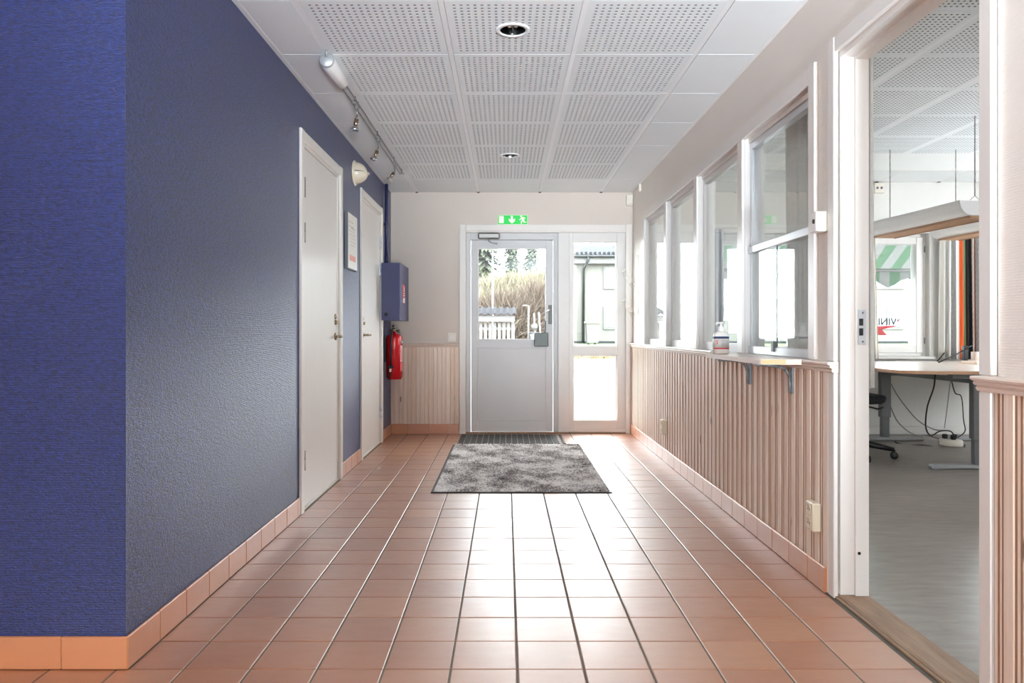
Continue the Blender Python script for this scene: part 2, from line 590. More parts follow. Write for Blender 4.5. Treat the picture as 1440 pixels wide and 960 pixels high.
# ------------------------------------------------------------------ structure: walls
DA = (4.044, 5.068); DB = (5.73, 6.73)          # outer casing of the two blue-wall doors
smk('wall_left', wall_mb('X', XL - .12, XL, YF + .12, YE, 0, ZC + .1,
    [(DA[0] + .05, DA[1] - .05, 0, 2.06), (DB[0] + .05, DB[1] - .05, 0, 2.06)]), M['blue'])
smk('wall_front', MB().box(-4.7, XL, YF, YF + .12, 0, ZC + .1), M['blue'])
wr = smk('wall_right', wall_mb('X', XR, XR2, -4.0, YE, 0, 2.7,
    [(1.88, 2.83, 0, 2.05), (2.99, 6.67, .87, 2.045)]), M['white_wp'])
we = smk('wall_end', wall_mb('Y', YE, YX, XL - .12, XR2, 0, 2.7, [(-.41, 1.2, 0, 1.995)]), M['endwall'])
smk('wall_office_end', wall_mb('Y', YO, YX, XR2, 5.5, 0, 2.7,
    [(2.02, 2.86, .76, 1.95), (3.2, 4.10, .76, 1.95), (4.26, 5.16, .76, 1.95)]), M['office_wall'])
smk('wall_office_right', wall_mb('X', 5.5, 5.62, .5, YX, 0, 2.7, [(4.9, 6.0, 1.0, 2.0)]), M['office_wall'])  # opening added to let fill light into the office
smk('wall_office_near', wall_mb('Y', .4, .5, XR2, 5.5, 0, 2.7, [(3.4, 4.2, 1.2, 2.0)]), M['office_wall'])  # opening cut here for extra office light
smk('wall_lobby_rear', wall_mb('Y', -4.12, -4.0, -4.82, XR2, 0, ZC + .1, [(-2.7, -1.5, 1.0, 2.1)]), M['endwall'])  # unseen opening placed for the light it gives the corridor
smk('wall_lobby_left', wall_mb('X', -4.82, -4.7, -4.0, YF + .12, 0, ZC + .1), M['endwall'])

# ------------------------------------------------------------------ structure: tiled floor
floor = smk('floor', MB().box(-4.7, XR - .001, -4.0, YE, -.12, -.0022), M['grout'])
PX, PY, GX, GY = .1978, .1989, .0032, .0016
X0, Y0 = .0337, 2.2023
def tile_mb(x0, x1, y0, y1, c=.0022, z=0):
    mb = MB()
    v = [(x0, y0, z - .006), (x1, y0, z - .006), (x1, y1, z - .006), (x0, y1, z - .006),
         (x0, y0, z - c * .6), (x1, y0, z - c * .6), (x1, y1, z - c * .6), (x0, y1, z - c * .6),
         (x0 + c, y0 + c, z), (x1 - c, y0 + c, z), (x1 - c, y1 - c, z), (x0 + c, y1 - c, z)]
    f = [(8, 9, 10, 11)] + [(i, (i + 1) % 4, (i + 1) % 4 + 4, i + 4) for i in range(4)] + [(i + 4, (i + 1) % 4 + 4, (i + 1) % 4 + 8, i + 8) for i in range(4)]
    return mb.add(v, f)
hx, hy = PX / 2 - GX, PY / 2 - GY
tile_me = tile_mb(-hx, hx, -hy, hy).mesh('tile', M['tile'])
cutw = (X0 - 5 * PX - GX) - (XL + .012)
tile_cut = tile_mb(-cutw / 2, cutw / 2, -hy, hy).mesh('tile_cut', M['tile'])
rest = MB()
ntile = 0
for r in range(-26, 26):
    for k in range(-24, 6):
        cx = X0 + (k + .5) * PX; cy = Y0 + (r + .5) * PY
        if cx < -4.6 or cy < -3.9: continue
        if r >= 0 and k < -6: continue
        cut = (r >= 0 and k == -6)
        under_rug = -.36 < cx < .55 and 4.72 < cy < 6.42
        own = -1 <= r <= 24 and k >= -8 and not under_rug
        if own:
            if cut: cx = XL + .012 + cutw / 2
            inst('tile', tile_cut if cut else tile_me, floor, (cx, cy, random.uniform(-.0004, .0004)),
                 (random.gauss(0, .0011), random.gauss(0, .0011), random.gauss(0, .0012)))
            ntile += 1
        else:
            y1 = min(cy + hy, YE - .004)
            xa = XL + .012 if cut else cx - hx
            m_ = tile_mb(xa, cx + hx, cy - hy, y1)
            rest.add(m_.v, m_.f)
mk('tile_field', rest, M['tile'], floor, stuff=True)
print('tiles', ntile)

# skirting tiles
def skirt_me(l, t=.011, h=.098):
    return MB().box(-t, 0, -l / 2 + .0012, l / 2 - .0012, 0.0015, h, .0025).mesh('tile', M['skirt'])
sk_me = skirt_me(PY)
def skirting(name, axis, pos, face, a, b, phase):
    """row of tiles from a to b along axis; face: +1 faces +X/+Y"""
    root = struct(name, (pos, a, 0) if axis == 'Y' else (a, pos, 0))
    p = PY if axis == 'Y' else PX
    edges = [a]
    k = math.ceil((a - phase) / p + .08)
    while phase + k * p < b - .015:
        edges.append(phase + k * p); k += 1
    edges.append(b)
    for e0, e1 in zip(edges, edges[1:]):
        L = e1 - e0
        me = sk_me if abs(L - PY) < .002 else skirt_me(L)
        c = (e0 + e1) / 2
        if axis == 'Y':
            o = inst('tile', me, root, (pos, c, 0), (0, 0, 0 if face < 0 else PI))
        else:
            o = inst('tile', me, root, (c, pos, 0), (0, 0, PI / 2 if face < 0 else -PI / 2))
        o.rotation_euler[1] = random.uniform(-.008, .008)
    return root
skirting('baseboard_left', 'Y', XL, 1, YF - .011, DA[0] - .003, Y0)
skirting('baseboard_left_middle', 'Y', XL, 1, DA[1] + .003, DB[0] - .003, Y0)
skirting('baseboard_left_far', 'Y', XL, 1, DB[1] + .003, YE - .017, Y0)
skirting('baseboard_front', 'X', YF, -1, -3.2, XL + .011, XL + .011 - 3 * PX)
skirting('baseboard_right', 'Y', XR - .0185, -1, 2.84, YE - .014, Y0)
skirting('baseboard_right_near', 'Y', XR - .0185, -1, -.4, 1.86, Y0)
skirting('baseboard_end', 'X', YE - .0185, -1, XL + .014, -.462, X0)

# ------------------------------------------------------------------ wainscot boards, chair rail
BW = .0803
def board_me(w, z0, z1, fine=False):
    k = w / .08
    pr = [(0, 0), (.0, .0125), (.003, .0142), (.036, .0142), (.040, .0110), (.043, .0105), (.045, .0035), (.0485, .0035), (.0500, .0092), (.0570, .0100), (.0590, .0090),
          (.0605, .0030), (.0640, .0030), (.0655, .0095), (.0745, .0105), (.0765, .0090), (.0772, .0020), (.08, .0020), (.08, 0)]
    if fine:
        pr = [(0, 0), (.0, .0125), (.003, .0142), (.038, .0142), (.040, .0120), (.0405, .008), (.0425, .008), (.043, .0125), (.0445, .0138), (.0755, .0138), (.0765, .0122), (.0772, .0035), (.08, .0035), (.08, 0)]
    mb = MB().prism([(-u * k + w / 2, -d * 1.27) for u, d in pr], z0, z1, 'XY')
    me = mb.mesh('board', M['pine'])
    me.materials.append(M['pine_raw_shaded'])
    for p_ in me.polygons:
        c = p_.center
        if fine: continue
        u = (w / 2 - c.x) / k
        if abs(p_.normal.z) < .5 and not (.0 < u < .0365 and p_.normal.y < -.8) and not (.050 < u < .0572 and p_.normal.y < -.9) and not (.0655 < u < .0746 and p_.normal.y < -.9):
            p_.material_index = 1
    return me
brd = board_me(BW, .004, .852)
def boards_right(y0, y1):
    n = max(1, round((y1 - y0) / BW)); p = (y1 - y0) / n
    for i in range(n):
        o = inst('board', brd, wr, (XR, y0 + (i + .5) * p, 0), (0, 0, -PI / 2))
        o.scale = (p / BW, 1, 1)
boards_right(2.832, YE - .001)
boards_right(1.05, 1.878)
brd2 = board_me(BW, .004, .852, True)
n = 8; span = (-.460) - XL
for i in range(n):
    o = inst('board', brd2, we, (XL + (i + .5) * span / n, YE, 0))
    o.scale = (span / n / BW, 1, 1)
def rail_prof():
    # (depth from wall, z)
    return [(0, .846), (.020, .846), (.025, .850), (.026, .856), (.022, .8605), (.030, .8625), (.034, .8670), (.031, .8725), (.038, .8745), (.0425, .880), (.040, .8855), (.0, .8865)]
rp = rail_prof()
t1 = smk('trim_1', MB().prism([(XR - d, z) for d, z in rp], 2.782, YE - .001, 'XZ'), M['pine_rail'])
t2 = smk('trim_2', MB().prism([(XR - d, z) for d, z in rp], .9, 1.929, 'XZ'), M['pine_rail'])
t3 = smk('trim_3', MB().prism([(YE - d, z) for d, z in rp], XL + .002, -.458, 'YZ'), M['pine_rail'])
# corner bead between blue wall and entrance wall
smk('trim_4', MB().box(XL + .001, XL + .007, YE - .012, YE - .001, .89, ZC - .002), M['endwall'])
# wallpaper edge trims and doorway lining are built with their doors

# ------------------------------------------------------------------ ceilings
def perf_mesh(sx, sy, n=18, hx_=.0118, hy_=.0098, t=.012, cut=0.0):
    px_, py_ = .0293 * sx / .575, .0293 * sy / .588
    def cuts(L, n, p, h):
        c = [-L / 2]
        for i in range(n):
            m = (i - (n - 1) / 2) * p
            c += [m - h / 2, m + h / 2]
        return c + [L / 2]
    cx, cy = cuts(sx, n, px_, hx_), cuts(sy, n, py_, hy_)
    N, K = len(cx), len(cy)
    v = [(x, y, 0) for y in cy for x in cx]
    f = []
    for j in range(K - 1):
        for i in range(N - 1):
            a, b, c, d = j * N + i, j * N + i + 1, (j + 1) * N + i + 1, (j + 1) * N + i
            if math.hypot((cx[i] + cx[i + 1]) / 2, (cy[j] + cy[j + 1]) / 2) < cut: continue
            if i % 2 and j % 2:
                k = len(v)
                for q in (a, b, c, d):
                    v.append((v[q][0], v[q][1], t))
                for s_, e_ in ((0, 1), (1, 2), (2, 3), (3, 0)):
                    q = (a, b, c, d)
                    f.append((q[s_], q[e_], k + e_, k + s_))
            else:
                f.append((d, c, b, a))
    k = len(v)
    v += [(-sx / 2, -sy / 2, t), (sx / 2, -sy / 2, t), (sx / 2, sy / 2, t), (-sx / 2, sy / 2, t)]
    cn = (0, N - 1, K * N - 1, (K - 1) * N)
    for i in range(4):
        j = (i + 1) % 4
        f.append((cn[i], cn[j], k + j, k + i))
    mb = MB().add(v, f)
    me = mb.mesh('perforated_panel', M['panel'], fix=False)
    me.materials.append(M['hole_shade'])
    for p_ in me.polygons:
        if abs(p_.normal.z) < .5 and abs(p_.center.x) < sx / 2 - .002 and abs(p_.center.y) < sy / 2 - .002:
            p_.material_index = 1
    return me
RX = [-.872, -.270, .332, .930]
RY = [3.653 + .598 * k for k in range(-2, 7)]     # 2.457 .. 7.241
RY[-1] = YE - .004
ceil = smk('ceiling', MB().box(-4.7, XR, -4.0, YE, ZC + .1, ZC + .16), M['dark'])
SX, SY = .574, .594
perf = perf_mesh(SX, SY)
perf_cut = perf_mesh(SX, SY, cut=.068)
rows = list(zip(RY, RY[1:]))
for ri, (ya, yb) in enumerate(rows):
    cy = (ya + yb) / 2
    last = ri == len(rows) - 1
    for ci in range(3):
        cx = (RX[ci] + RX[ci + 1]) / 2
        if not last:
            inst('perforated_panel', perf_cut if ci == 1 and ri in (1, 5) else perf, ceil, (cx, cy, ZC))
        else:
            mk('plain_panel', MB().box(cx - SX / 2, cx + SX / 2, ya + .006, yb - .004, ZC, ZC + .012, .001), M['panel'], ceil)
    for xa, xb in ((XL + .022, RX[0] - .014), (RX[3] + .014, XR - .022)):
        mk('plain_panel', MB().box(xa, xb, ya + .002, yb - .002, ZC, ZC + .012, .001), M['panel'], ceil)
for x in RX:
    mk('ceiling_rail', MB().box(x - .012, x + .012, RY[0], YE - .003, ZC + .001, ZC + .03), M['rail'], ceil)
    mk('rail_clip', MB().box(x - .011, x + .011, YE - .03, YE - .004, ZC - .006, ZC + .0005), M['black'], ceil)
for y in RY[:-1]:
    mk('cross_rail', MB().box(XL + .02, XR - .02, y - .012, y + .012, ZC + .007, ZC + .03), M['rail'], ceil)
mk('edge_trim', MB().box(XL + .0005, XL + .024, RY[0], YE - .002, ZC - .001, ZC + .014), M['rail'], ceil)
mk('edge_trim', MB().box(XR - .024, XR - .0005, RY[0], YE - .002, ZC - .001, ZC + .014), M['rail'], ceil)
mk('lobby_ceiling_board', MB().box(-4.7, XR - .001, -3.999, RY[0] - .004, ZC, ZC + .09), M['panel'], ceil)

co_ = smk('ceiling_office', MB().box(XR2, 5.5, .5, YX, ZO + .09, ZO + .15), M['dark'])
OX = [1.786 + .6 * k for k in range(7)]
OY = [6.69 - .598 * k for k in range(8)][::-1]
perf2 = perf
for ya, yb in zip(OY, OY[1:]):
    for xa, xb in zip(OX, OX[1:]):
        inst('perforated_panel', perf2, co_, ((xa + xb) / 2, (ya + yb) / 2, ZO))
for x in OX:
    mk('ceiling_rail', MB().box(x - .013, x + .013, OY[0], OY[-1], ZO + .001, ZO + .03), M['rail'], co_)
for y in OY:
    mk('cross_rail', MB().box(OX[0], OX[-1], y - .012, y + .012, ZO + .005, ZO + .03), M['rail'], co_)
mk('edge_panel', MB().box(XR2 + .001, OX[0] - .015, OY[0], OY[-1], ZO, ZO + .012), M['panel'], co_)
mk('edge_panel', MB().box(OX[-1] + .015, 5.499, OY[0], OY[-1], ZO, ZO + .012), M['panel'], co_)
mk('near_ceiling_board', MB().box(XR2 + .001, 5.499, .501, OY[0] - .003, ZO, ZO + .08), M['panel'], co_)
mk('soffit', MB().box(XR2 + .001, 5.499, OY[-1] - .02, OY[-1], ZO2 - .002, ZO + .05), M['office_wall'], co_)
for xa, xb in zip([1.36] + OX, OX + [5.49]):
    mk('plain_panel', MB().box(xa + .008, xb - .008, OY[-1] + .004, YO - .006, ZO2, ZO2 + .012, .001), M['panel'], co_)
for x in OX:
    mk('ceiling_rail', MB().box(x - .012, x + .012, OY[-1], YO - .002, ZO2 + .002, ZO2 + .03), M['rail'], co_)
    mk('rail_clip', MB().box(x - .011, x + .011, YO - .03, YO - .004, ZO2 - .006, ZO2 - .0005), M['black'], co_)
mk('plenum_cover', MB().box(XR2 + .001, 5.499, OY[-1], YX, ZO2 + .031, ZO2 + .05), M['dark'], co_)

# ------------------------------------------------------------------ office floor and threshold
smk('floor_office', MB().box(XR2 - .005, 5.5, .5, YX, -.12, .004), M['lino'])
smk('baseboard_office_end', MB().box(XR2 + .001, 5.49, YO - .014, YO - .0005, .005, .085, .004), M['white2'])
smk('floor_threshold', MB().box(XR - .001, XR2 + .012, 1.905, 2.802, -.004, .016, .006), M['oak'])
smk('trim_5', MB().box(XR - .012, XR - .0012, 1.9, 2.805, -.002, .010, .003), M['oak'])

# ------------------------------------------------------------------ doors
def lever(parent, x, y, z, dirx, diry, mat, neck=.045, ln=.105):
    h = MB().lathe([(.0, .0), (.024, .0), (.024, .007), (.012, .009), (.009, .010)], 20, (0, 0, 0), 'X')
    pts = [(0.008, 0, 0), (neck - .012, 0, 0), (neck - .003, .004, 0), (neck, .014, 0), (neck, ln, 0)]
    h.tube(pts, [.0085, .0085, .009, .009, .0075], 10)
    h.v = [(x + dirx * a, y + diry * b, z + c) for a, b, c in h.v]
    return mk('handle', h, mat, parent)
def lock(parent, x, y, z, mat):
    m_ = MB().lathe([(0, .0), (.018, 0), (.018, .006), (.014, .009), (0, .009)], 18, (x, y, z + .018), 'X')
    m_.lathe([(0, .0), (.018, 0), (.018, .006), (.014, .009), (0, .009)], 18, (x, y, z - .02), 'X')
    m_.box(x + .008, x + .022, y - .003, y + .003, z - .032, z - .008, .001)
    return mk('lock_rosette', m_, mat, parent)
def side_door(name, d, hinge_far, zh, zl):
    root = struct(name, (XL, (d[0] + d[1]) / 2, 0))
    a, b = d
    cx0, cx1 = XL + .0005, XL + .017
    for y0, y1 in ((a, a + .058), (b - .058, b)):
        mk('casing', MB().box(cx0, cx1, y0, y1, .001, 2.112, .003), M['white'], root)
    mk('casing', MB().box(cx0, cx1 - .002, a + .0585, b - .0585, 2.052, 2.110, .003), M['white'], root)
    fr = MB()
    fr.box(XL - .11, XL - .0008, a + .0505, a + .078, .001, 2.058); fr.box(XL - .11, XL - .0008, b - .078, b - .0505, .001, 2.058)
    fr.box(XL - .11, XL - .0008, a + .078, b - .078, 2.035, 2.058)
    fr.box(XL - .11, XL - .0008, a + .078, b - .078, .001, .012)
    mk('frame', fr, M['white'], root)
    lf = mk('leaf', MB().box(XL - .05, XL - .006, a + .081, b - .081, .016, 2.031, .002), M['doorwhite'], root)
    yh = b - .078 if hinge_far else a + .078
    for z in (1.80, 1.548, .285):
        m_ = MB().tube([(XL + .0085, yh, z - .055), (XL + .0085, yh, z - .002)], .0085, 10)
        m_.tube([(XL + .0085, yh, z + .001), (XL + .0085, yh, z + .056)], .0085, 10)
        m_.box(XL - .004, XL + .004, yh - .016, yh + .016, z - .05, z + .05)
        mk('hinge', m_, M['alu'] if hinge_far else M['steel'], root)
    yk = a + .081 + .06 if hinge_far else b - .081 - .055
    lever(root, XL - .006, yk, zh, 1, 1 if hinge_far else -1, M['brass'])
    lock(root, XL - .006, yk, zl, M['brass'])
    return root
side_door('door_1', DA, False, .967, 1.081)
side_door('door_2', DB, True, .972, 1.084)

# entrance door with fixed frame
e = struct('door_3', (.05, YE, 0))
W_ = M['white2']
for x0, x1, z0, z1 in ((-.456, -.394, .001, 2.049), (1.172, 1.232, .89, 2.049)):
    mk('casing', MB().box(x0, x1, YE - .016, YE - .0005, z0, z1, .003), M['white'], e)
mk('casing', MB().box(1.172, 1.214, YE - .016, YE - .0005, .001, .889, .003), M['white'], e)
mk('casing', MB().box(-.3935, 1.1715, YE - .014, YE - .0005, 1.984, 2.046, .003), M['white'], e)
fr = MB()
fr.box(-.409, -.392, YE + .001, YE + .12, .001, 1.99); fr.box(-.392, 1.2, YE + .001, YE + .12, 1.972, 1.994)
mk('lining', fr, M['white'], e)
fr = MB()
fr.box(-.391, -.347, YE + .03, YE + .13, .012, 1.971, .003); fr.box(.466, .512, YE + .03, YE + .13, .012, 1.971, .003)
fr.box(-.347, .466, YE + .03, YE + .13, 1.903, 1.971, .003)
mk('frame', fr, M['doorgrey'], e)
mk('frame', MB().box(.5125, .622, YE + .012, YE + .13, .012, 1.971, .003), W_, e)
mk('threshold', MB().box(-.41, 1.2, YE - .010, YE + .14, -.001, .011, .002), M['oak'], e)
lf = MB()
y0, y1 = YE + .04, YE + .085
lf.box(-.343, -.275, y0, y1, .016, 1.899, .003); lf.box(.394, .462, y0, y1, .016, 1.899, .003)
lf.box(-.275, .394, y0, y1, 1.819, 1.899); lf.box(-.275, .394, y0, y1, .842, .918); lf.box(-.275, .394, y0, y1, .016, .118)
lf.box(-.275, .394, y0 + .008, y1, .118, .842)
leaf = mk('leaf', lf, M['doorgrey'], e)
mo = MB()
for a, b, c, d in ((-.283, .402, .826, .842), (-.283, .402, .118, .130), (-.283, -.270, .130, .826), (.389, .402, .130, .826)):
    mo.box(a, b, y0 - .003, y0 + .01, c, d, .003)
mk('panel_moulding', mo, M['doorgrey'], leaf)
mk('glass_pane', MB().box(-.275, .394, y0 + .02, y0 + .026, .918, 1.819), M['glass'], leaf)
mo = MB()
for a, b, c, d in ((-.277, .396, 1.812, 1.821), (-.277, .396, .916, .926), (-.277, -.269, .926, 1.812), (.388, .396, .926, 1.812)):
    mo.box(a, b, y0 + .004, y0 + .019, c, d)
mk('glazing_bead', mo, M['white2'], leaf)
# handle plate and lever
hp = MB().box(.416, .452, y0 - .006, y0 - .0005, 1.072, 1.262, .002)
hpo = mk('handle_plate', hp, P('matt_steel', (128, 127, 126), .55, .3), e)
mk('lever', MB().tube([(.436, y0 - .006, 1.215), (.436, y0 - .04, 1.215), (.43, y0 - .052, 1.213), (.40, y0 - .055, 1.192)], .008, 8), M['chrome'], hpo)
# door closer
cl = mk('door_closer', MB().box(-.276, -.058, YE - .012, YE + .028, 1.905, 1.968, .014), M['steel'], e)
mk('closer_arm', MB().tube([(-.165, YE + .0, 1.904), (-.165, YE + .0, 1.885), (-.13, YE - .01, 1.868), (-.085, YE + .012, 1.862)], .009, 8), M['lightmetal'], cl)
# sidelight
s2 = struct('window_1', (.9, YE, 0))
fr = MB()
fr.box(.6225, .66, YE + .02, YE + .13, .012, 1.971, .003); fr.box(1.092, 1.198, YE + .02, YE + .13, .012, 1.971, .003)
fr.box(.66, 1.092, YE + .02, YE + .13, 1.884, 1.971, .003); fr.box(.66, 1.092, YE + .02, YE + .13, .768, .858, .003); fr.box(.66, 1.092, YE + .02, YE + .13, .012, .13, .003)
mk('frame', fr, W_, s2)
bd = MB()
for z0, z1 in ((.858, 1.884), (.13, .768)):
    bd.box(.66, .672, YE + .045, YE + .06, z0, z1); bd.box(1.080, 1.092, YE + .045, YE + .06, z0, z1)
    bd.box(.672, 1.080, YE + .045, YE + .06, z0, z0 + .012); bd.box(.672, 1.080, YE + .045, YE + .06, z1 - .012, z1)
    mk('glass_pane', MB().box(.661, 1.091, YE + .061, YE + .067, z0 + .001, z1 - .001), M['glass'], s2)
mk('glazing_bead', bd, M['white'], s2)
mk('sill', MB().box(.625, 1.19, YE + .008, YE + .0195, .012, .04, .004), M['white'], s2)

# office doorway in the right wall
d4 = struct('door_4', (XR, 2.35, 0))
cx0, cx1 = XR - .018, XR - .0005
def dcas(y0, y1, z0, z1): mk('casing', MB().box(cx0, cx1, y0, y1, z0, z1, .003), M['white'], d4)
dcas(2.782, 2.836, .8868, 2.104); mk('casing', MB().box(cx0, cx1, 2.782, 2.831, .001, .8455, .003), M['white'], d4)
dcas(1.880, 1.930, .8868, 2.104); mk('casing', MB().box(cx0, cx1 , 1.881, 1.930, .001, .8455, .003), M['white'], d4)
mk('casing', MB().box(cx0 + .002, cx1, 1.931, 2.7815, 2.046, 2.102, .003), M['white'], d4)
jm = MB()
for y0, y1, dd in ((2.775, 2.829, 1), (1.881, 1.926, -1)):
    jm.box(XR + .004, XR2 + .004, y0, y1, .017, 2.049)
jm.box(XR + .004, XR2 + .004, 1.926, 2.775, 2.024, 2.049)
mk('jamb', jm, M['white'], d4)
st = MB()
st.box(XR + .055, XR2 + .004, 2.762, 2.775, .017, 2.024); st.box(XR + .055, XR2 + .004, 1.926, 1.938, .017, 2.024); st.box(XR + .055, XR2 + .004, 1.938, 2.762, 2.012, 2.024)
mk('door_stop', st, M['white'], d4)
sp = MB().box(1.308, 1.338, 2.7585, 2.7615, .952, 1.082, .001)
spo = mk('strike_plate', sp, M['alu'], d4)
mk('strike_hole', MB().box(1.311, 1.326, 2.7578, 2.759, 1.022, 1.048).box(1.311, 1.326, 2.7578, 2.759, .985, 1.012), M['black'], spo)
mk('screw', MB().lathe([(0, -.002), (.004, -.002), (.004, 0)], 10, (1.325, 2.7585, 1.07), 'Y').lathe([(0, -.002), (.004, -.002), (.004, 0)], 10, (1.325, 2.7585, .963), 'Y'), M['steel'], spo)
mk('screw_hole', MB().lathe([(0, -.001), (.006, -.001), (.006, .001)], 12, (1.313, 2.7615, .176), 'Y'), M['black'], d4)

# glazed reception partition in the right wall
w2 = struct('window_2', (XR, 4.83, .886))
PC = [2.99, 3.91, 4.83, 5.75, 6.67]
for i, c in enumerate(PC):
    a, b = (c - .03, c + .033) if i == 0 else ((c - .06, c + .04) if i == 4 else (c - .04, c + .04))
    mk('post', MB().box(XR - .017, XR - .0005, a, b, .8868, 2.075 if i == 0 else 1.999, .003), M['white'], w2)
    a, b = (max(a, 2.9905), min(b, 6.6695))
    mk('post_core', MB().box(XR, XR2 + .002, a, b, .8868, 2.0), M['white2'], w2)
mk('head_casing', MB().box(XR - .016, XR - .0005, 3.0235, 6.71, 2.0, 2.073, .003), M['white'], w2)
mk('head_lining', MB().box(XR + .0, XR2 + .002, 2.991, 6.669, 2.0005, 2.044).box(XR + .018, XR + .03, 3.03, 6.63, 1.978, 2.0), M['white'], w2)
mk('sill', MB().box(XR + .0, XR2 + .02, 2.991, 6.669, .8705, .8865, .003), M['white'], w2)
for i in range(4):
    a, b = PC[i] + (.034 if i == 0 else .0405), PC[i + 1] - .0405
    f_ = MB()
    x0, x1 = 1.272, 1.306
    f_.box(x0, x1, a, a + .024, .8872, 1.977); f_.box(x0, x1, b - .024, b, .8872, 1.977)
    f_.box(x0, x1, a + .024, b - .024, 1.945, 1.977)
    f_.box(x0, x1, a + .024, b - .024, .8872, .935 if i else .912)
    mk('sash_frame', f_, M['alu'] if i == 0 else M['white2'], w2)
    if i:
        mk('glass_pane', MB().box(1.286, 1.291, a + .0245, b - .0245, .9352, 1.9448), M['glass'], w2)
    else:
        mk('transom', MB().box(1.258, 1.304, a + .0002, b - .0002, 1.403, 1.438, .003), M['alu'], w2)
        mk('glass_pane', MB().box(1.286, 1.291, a + .0245, b - .0245, 1.4385, 1.9448), M['glass'], w2)
        mk('slide_track', MB().box(1.260, 1.271, a, b, .8872, .926, .002), M['alu'], w2)
        mk('sliding_pane', MB().box(1.274, 1.279, 3.50, b - .025, .9285, 1.4025), M['glass'], w2)
        mk('sliding_pane', MB().box(1.286, 1.291, a + .025, 3.54, .9285, 1.4025), M['glass'], w2)
        mk('pane_edge', MB().box(1.2735, 1.2795, 3.497, 3.4998, .9285, 1.4025), P('green_glass_edge', (64, 92, 84), .2), w2)
        mk('pane_latch', MB().box(1.252, 1.2735, 3.482, 3.515, .905, .955, .003), M['greymetal'], w2)

# office facade windows
def casement(name, x0, x1, z0, z1):
    r_ = struct(name, ((x0 + x1) / 2, YO, z0))
    f_ = MB()
    a, b = YO + .06, YO + .16
    f_.box(x0, x0 + .045, a, b, z0, z1, .004); f_.box(x1 - .045, x1, a, b, z0, z1, .004)
    f_.box(x0 + .045, x1 - .045, a, b, z1 - .045, z1, .004); f_.box(x0 + .045, x1 - .045, a, b, z0, z0 + .045, .004)
    mk('frame', f_, M['white2'], r_)
    f_ = MB()
    a, b = YO + .045, YO + .12
    X0_, X1_, Z0_, Z1_ = x0 + .03, x1 - .03, z0 + .03, z1 - .03
    f_.box(X0_, X0_ + .07, a, b, Z0_, Z1_, .006); f_.box(X1_ - .07, X1_, a, b, Z0_, Z1_, .006)
    f_.box(X0_ + .07, X1_ - .07, a, b, Z1_ - .07, Z1_, .006); f_.box(X0_ + .07, X1_ - .07, a, b, Z0_, Z0_ + .07, .006)
    sa = mk('sash', f_, M['white2'], r_)
    mk('glass_pane', MB().box(X0_ + .0705, X1_ - .0705, YO + .08, YO + .086, Z0_ + .0705, Z1_ - .0705), M['glass'], sa)
    hg = MB()
    for z in (Z0_ + .12, Z1_ - .12):
        hg.tube([(X1_ + .008, a - .006, z - .03), (X1_ + .008, a - .006, z + .03)], .006, 8)
    mk('hinge', hg, M['steel'], sa)
    rv = MB()
    rv.box(x0 - .04, x0 - .0005, YO - .012, YO - .0005, z0 - .03, z1 + .05, .003); rv.box(x1 + .0005, x1 + .04, YO - .012, YO - .0005, z0 - .03, z1 + .05, .003)
    rv.box(x0 - .0004, x1 + .0004, YO - .012, YO - .0005, z1 + .0005, z1 + .05, .003)
    mk('casing', rv, M['white2'], r_)
    mk('sill', MB().box(x0 - .04, x1 + .04, YO - .05, YO + .058, z0 - .028, z0 - .0005, .006), M['white2'], r_)
    return r_
casement('window_3', 2.02, 2.86, .76, 1.95)
casement('window_4', 3.2, 4.10, .76, 1.95)
casement('window_5', 4.26, 5.16, .76, 1.95)
# lettering stuck to the outside of the office window, so seen reversed from inside
def text(name, s, size, loc, rot, mat, parent, ext=.0005, align='LEFT'):
    cu = bpy.data.curves.new(name, 'FONT')
    cu.body = s; cu.size = size; cu.extrude = ext; cu.offset = size * .016; cu.align_x = align
    tmp = bpy.data.objects.new('tmp', cu)
    COL.objects.link(tmp)
    me = bpy.data.meshes.new_from_object(tmp.evaluated_get(bpy.context.evaluated_depsgraph_get()))
    bpy.data.objects.remove(tmp, do_unlink=True)
    me.materials.clear(); me.materials.append(mat)
    o = bpy.data.objects.new(name, me)
    COL.objects.link(o)
    o.location = Vector(loc) - (wloc(parent) if parent else Vector())
    o.rotation_euler = rot
    if parent: o.parent = parent
    return o
dec = thing('window_lettering', 'dark reversed letters and red arrow stuck on office window glass under awning', 'lettering', (3.7, YO + .088, 1.0))
text('letters', 'VINI', .098, (3.832, YO + .088, 1.064), (PI / 2, 0, PI), P('dark_film', (40, 36, 36), .6), dec)
k_ = 7.29 / 1045
def wp(x, y): return ((x - 711.5) * k_, 1 + (466 - y) * k_)
mk('red_arrow', MB().prism([wp(1233, 458.5), wp(1266, 457.2), wp(1240, 463.2), wp(1247, 471), wp(1233, 471)], YO + .087, YO + .0885, 'XZ'), P('red_film', (224, 70, 80), .5), dec)
mk('red_mark', MB().prism([wp(1262, 449), wp(1266, 449), wp(1261.5, 453)], YO + .087, YO + .0885, 'XZ'), M['redlabel'], dec)

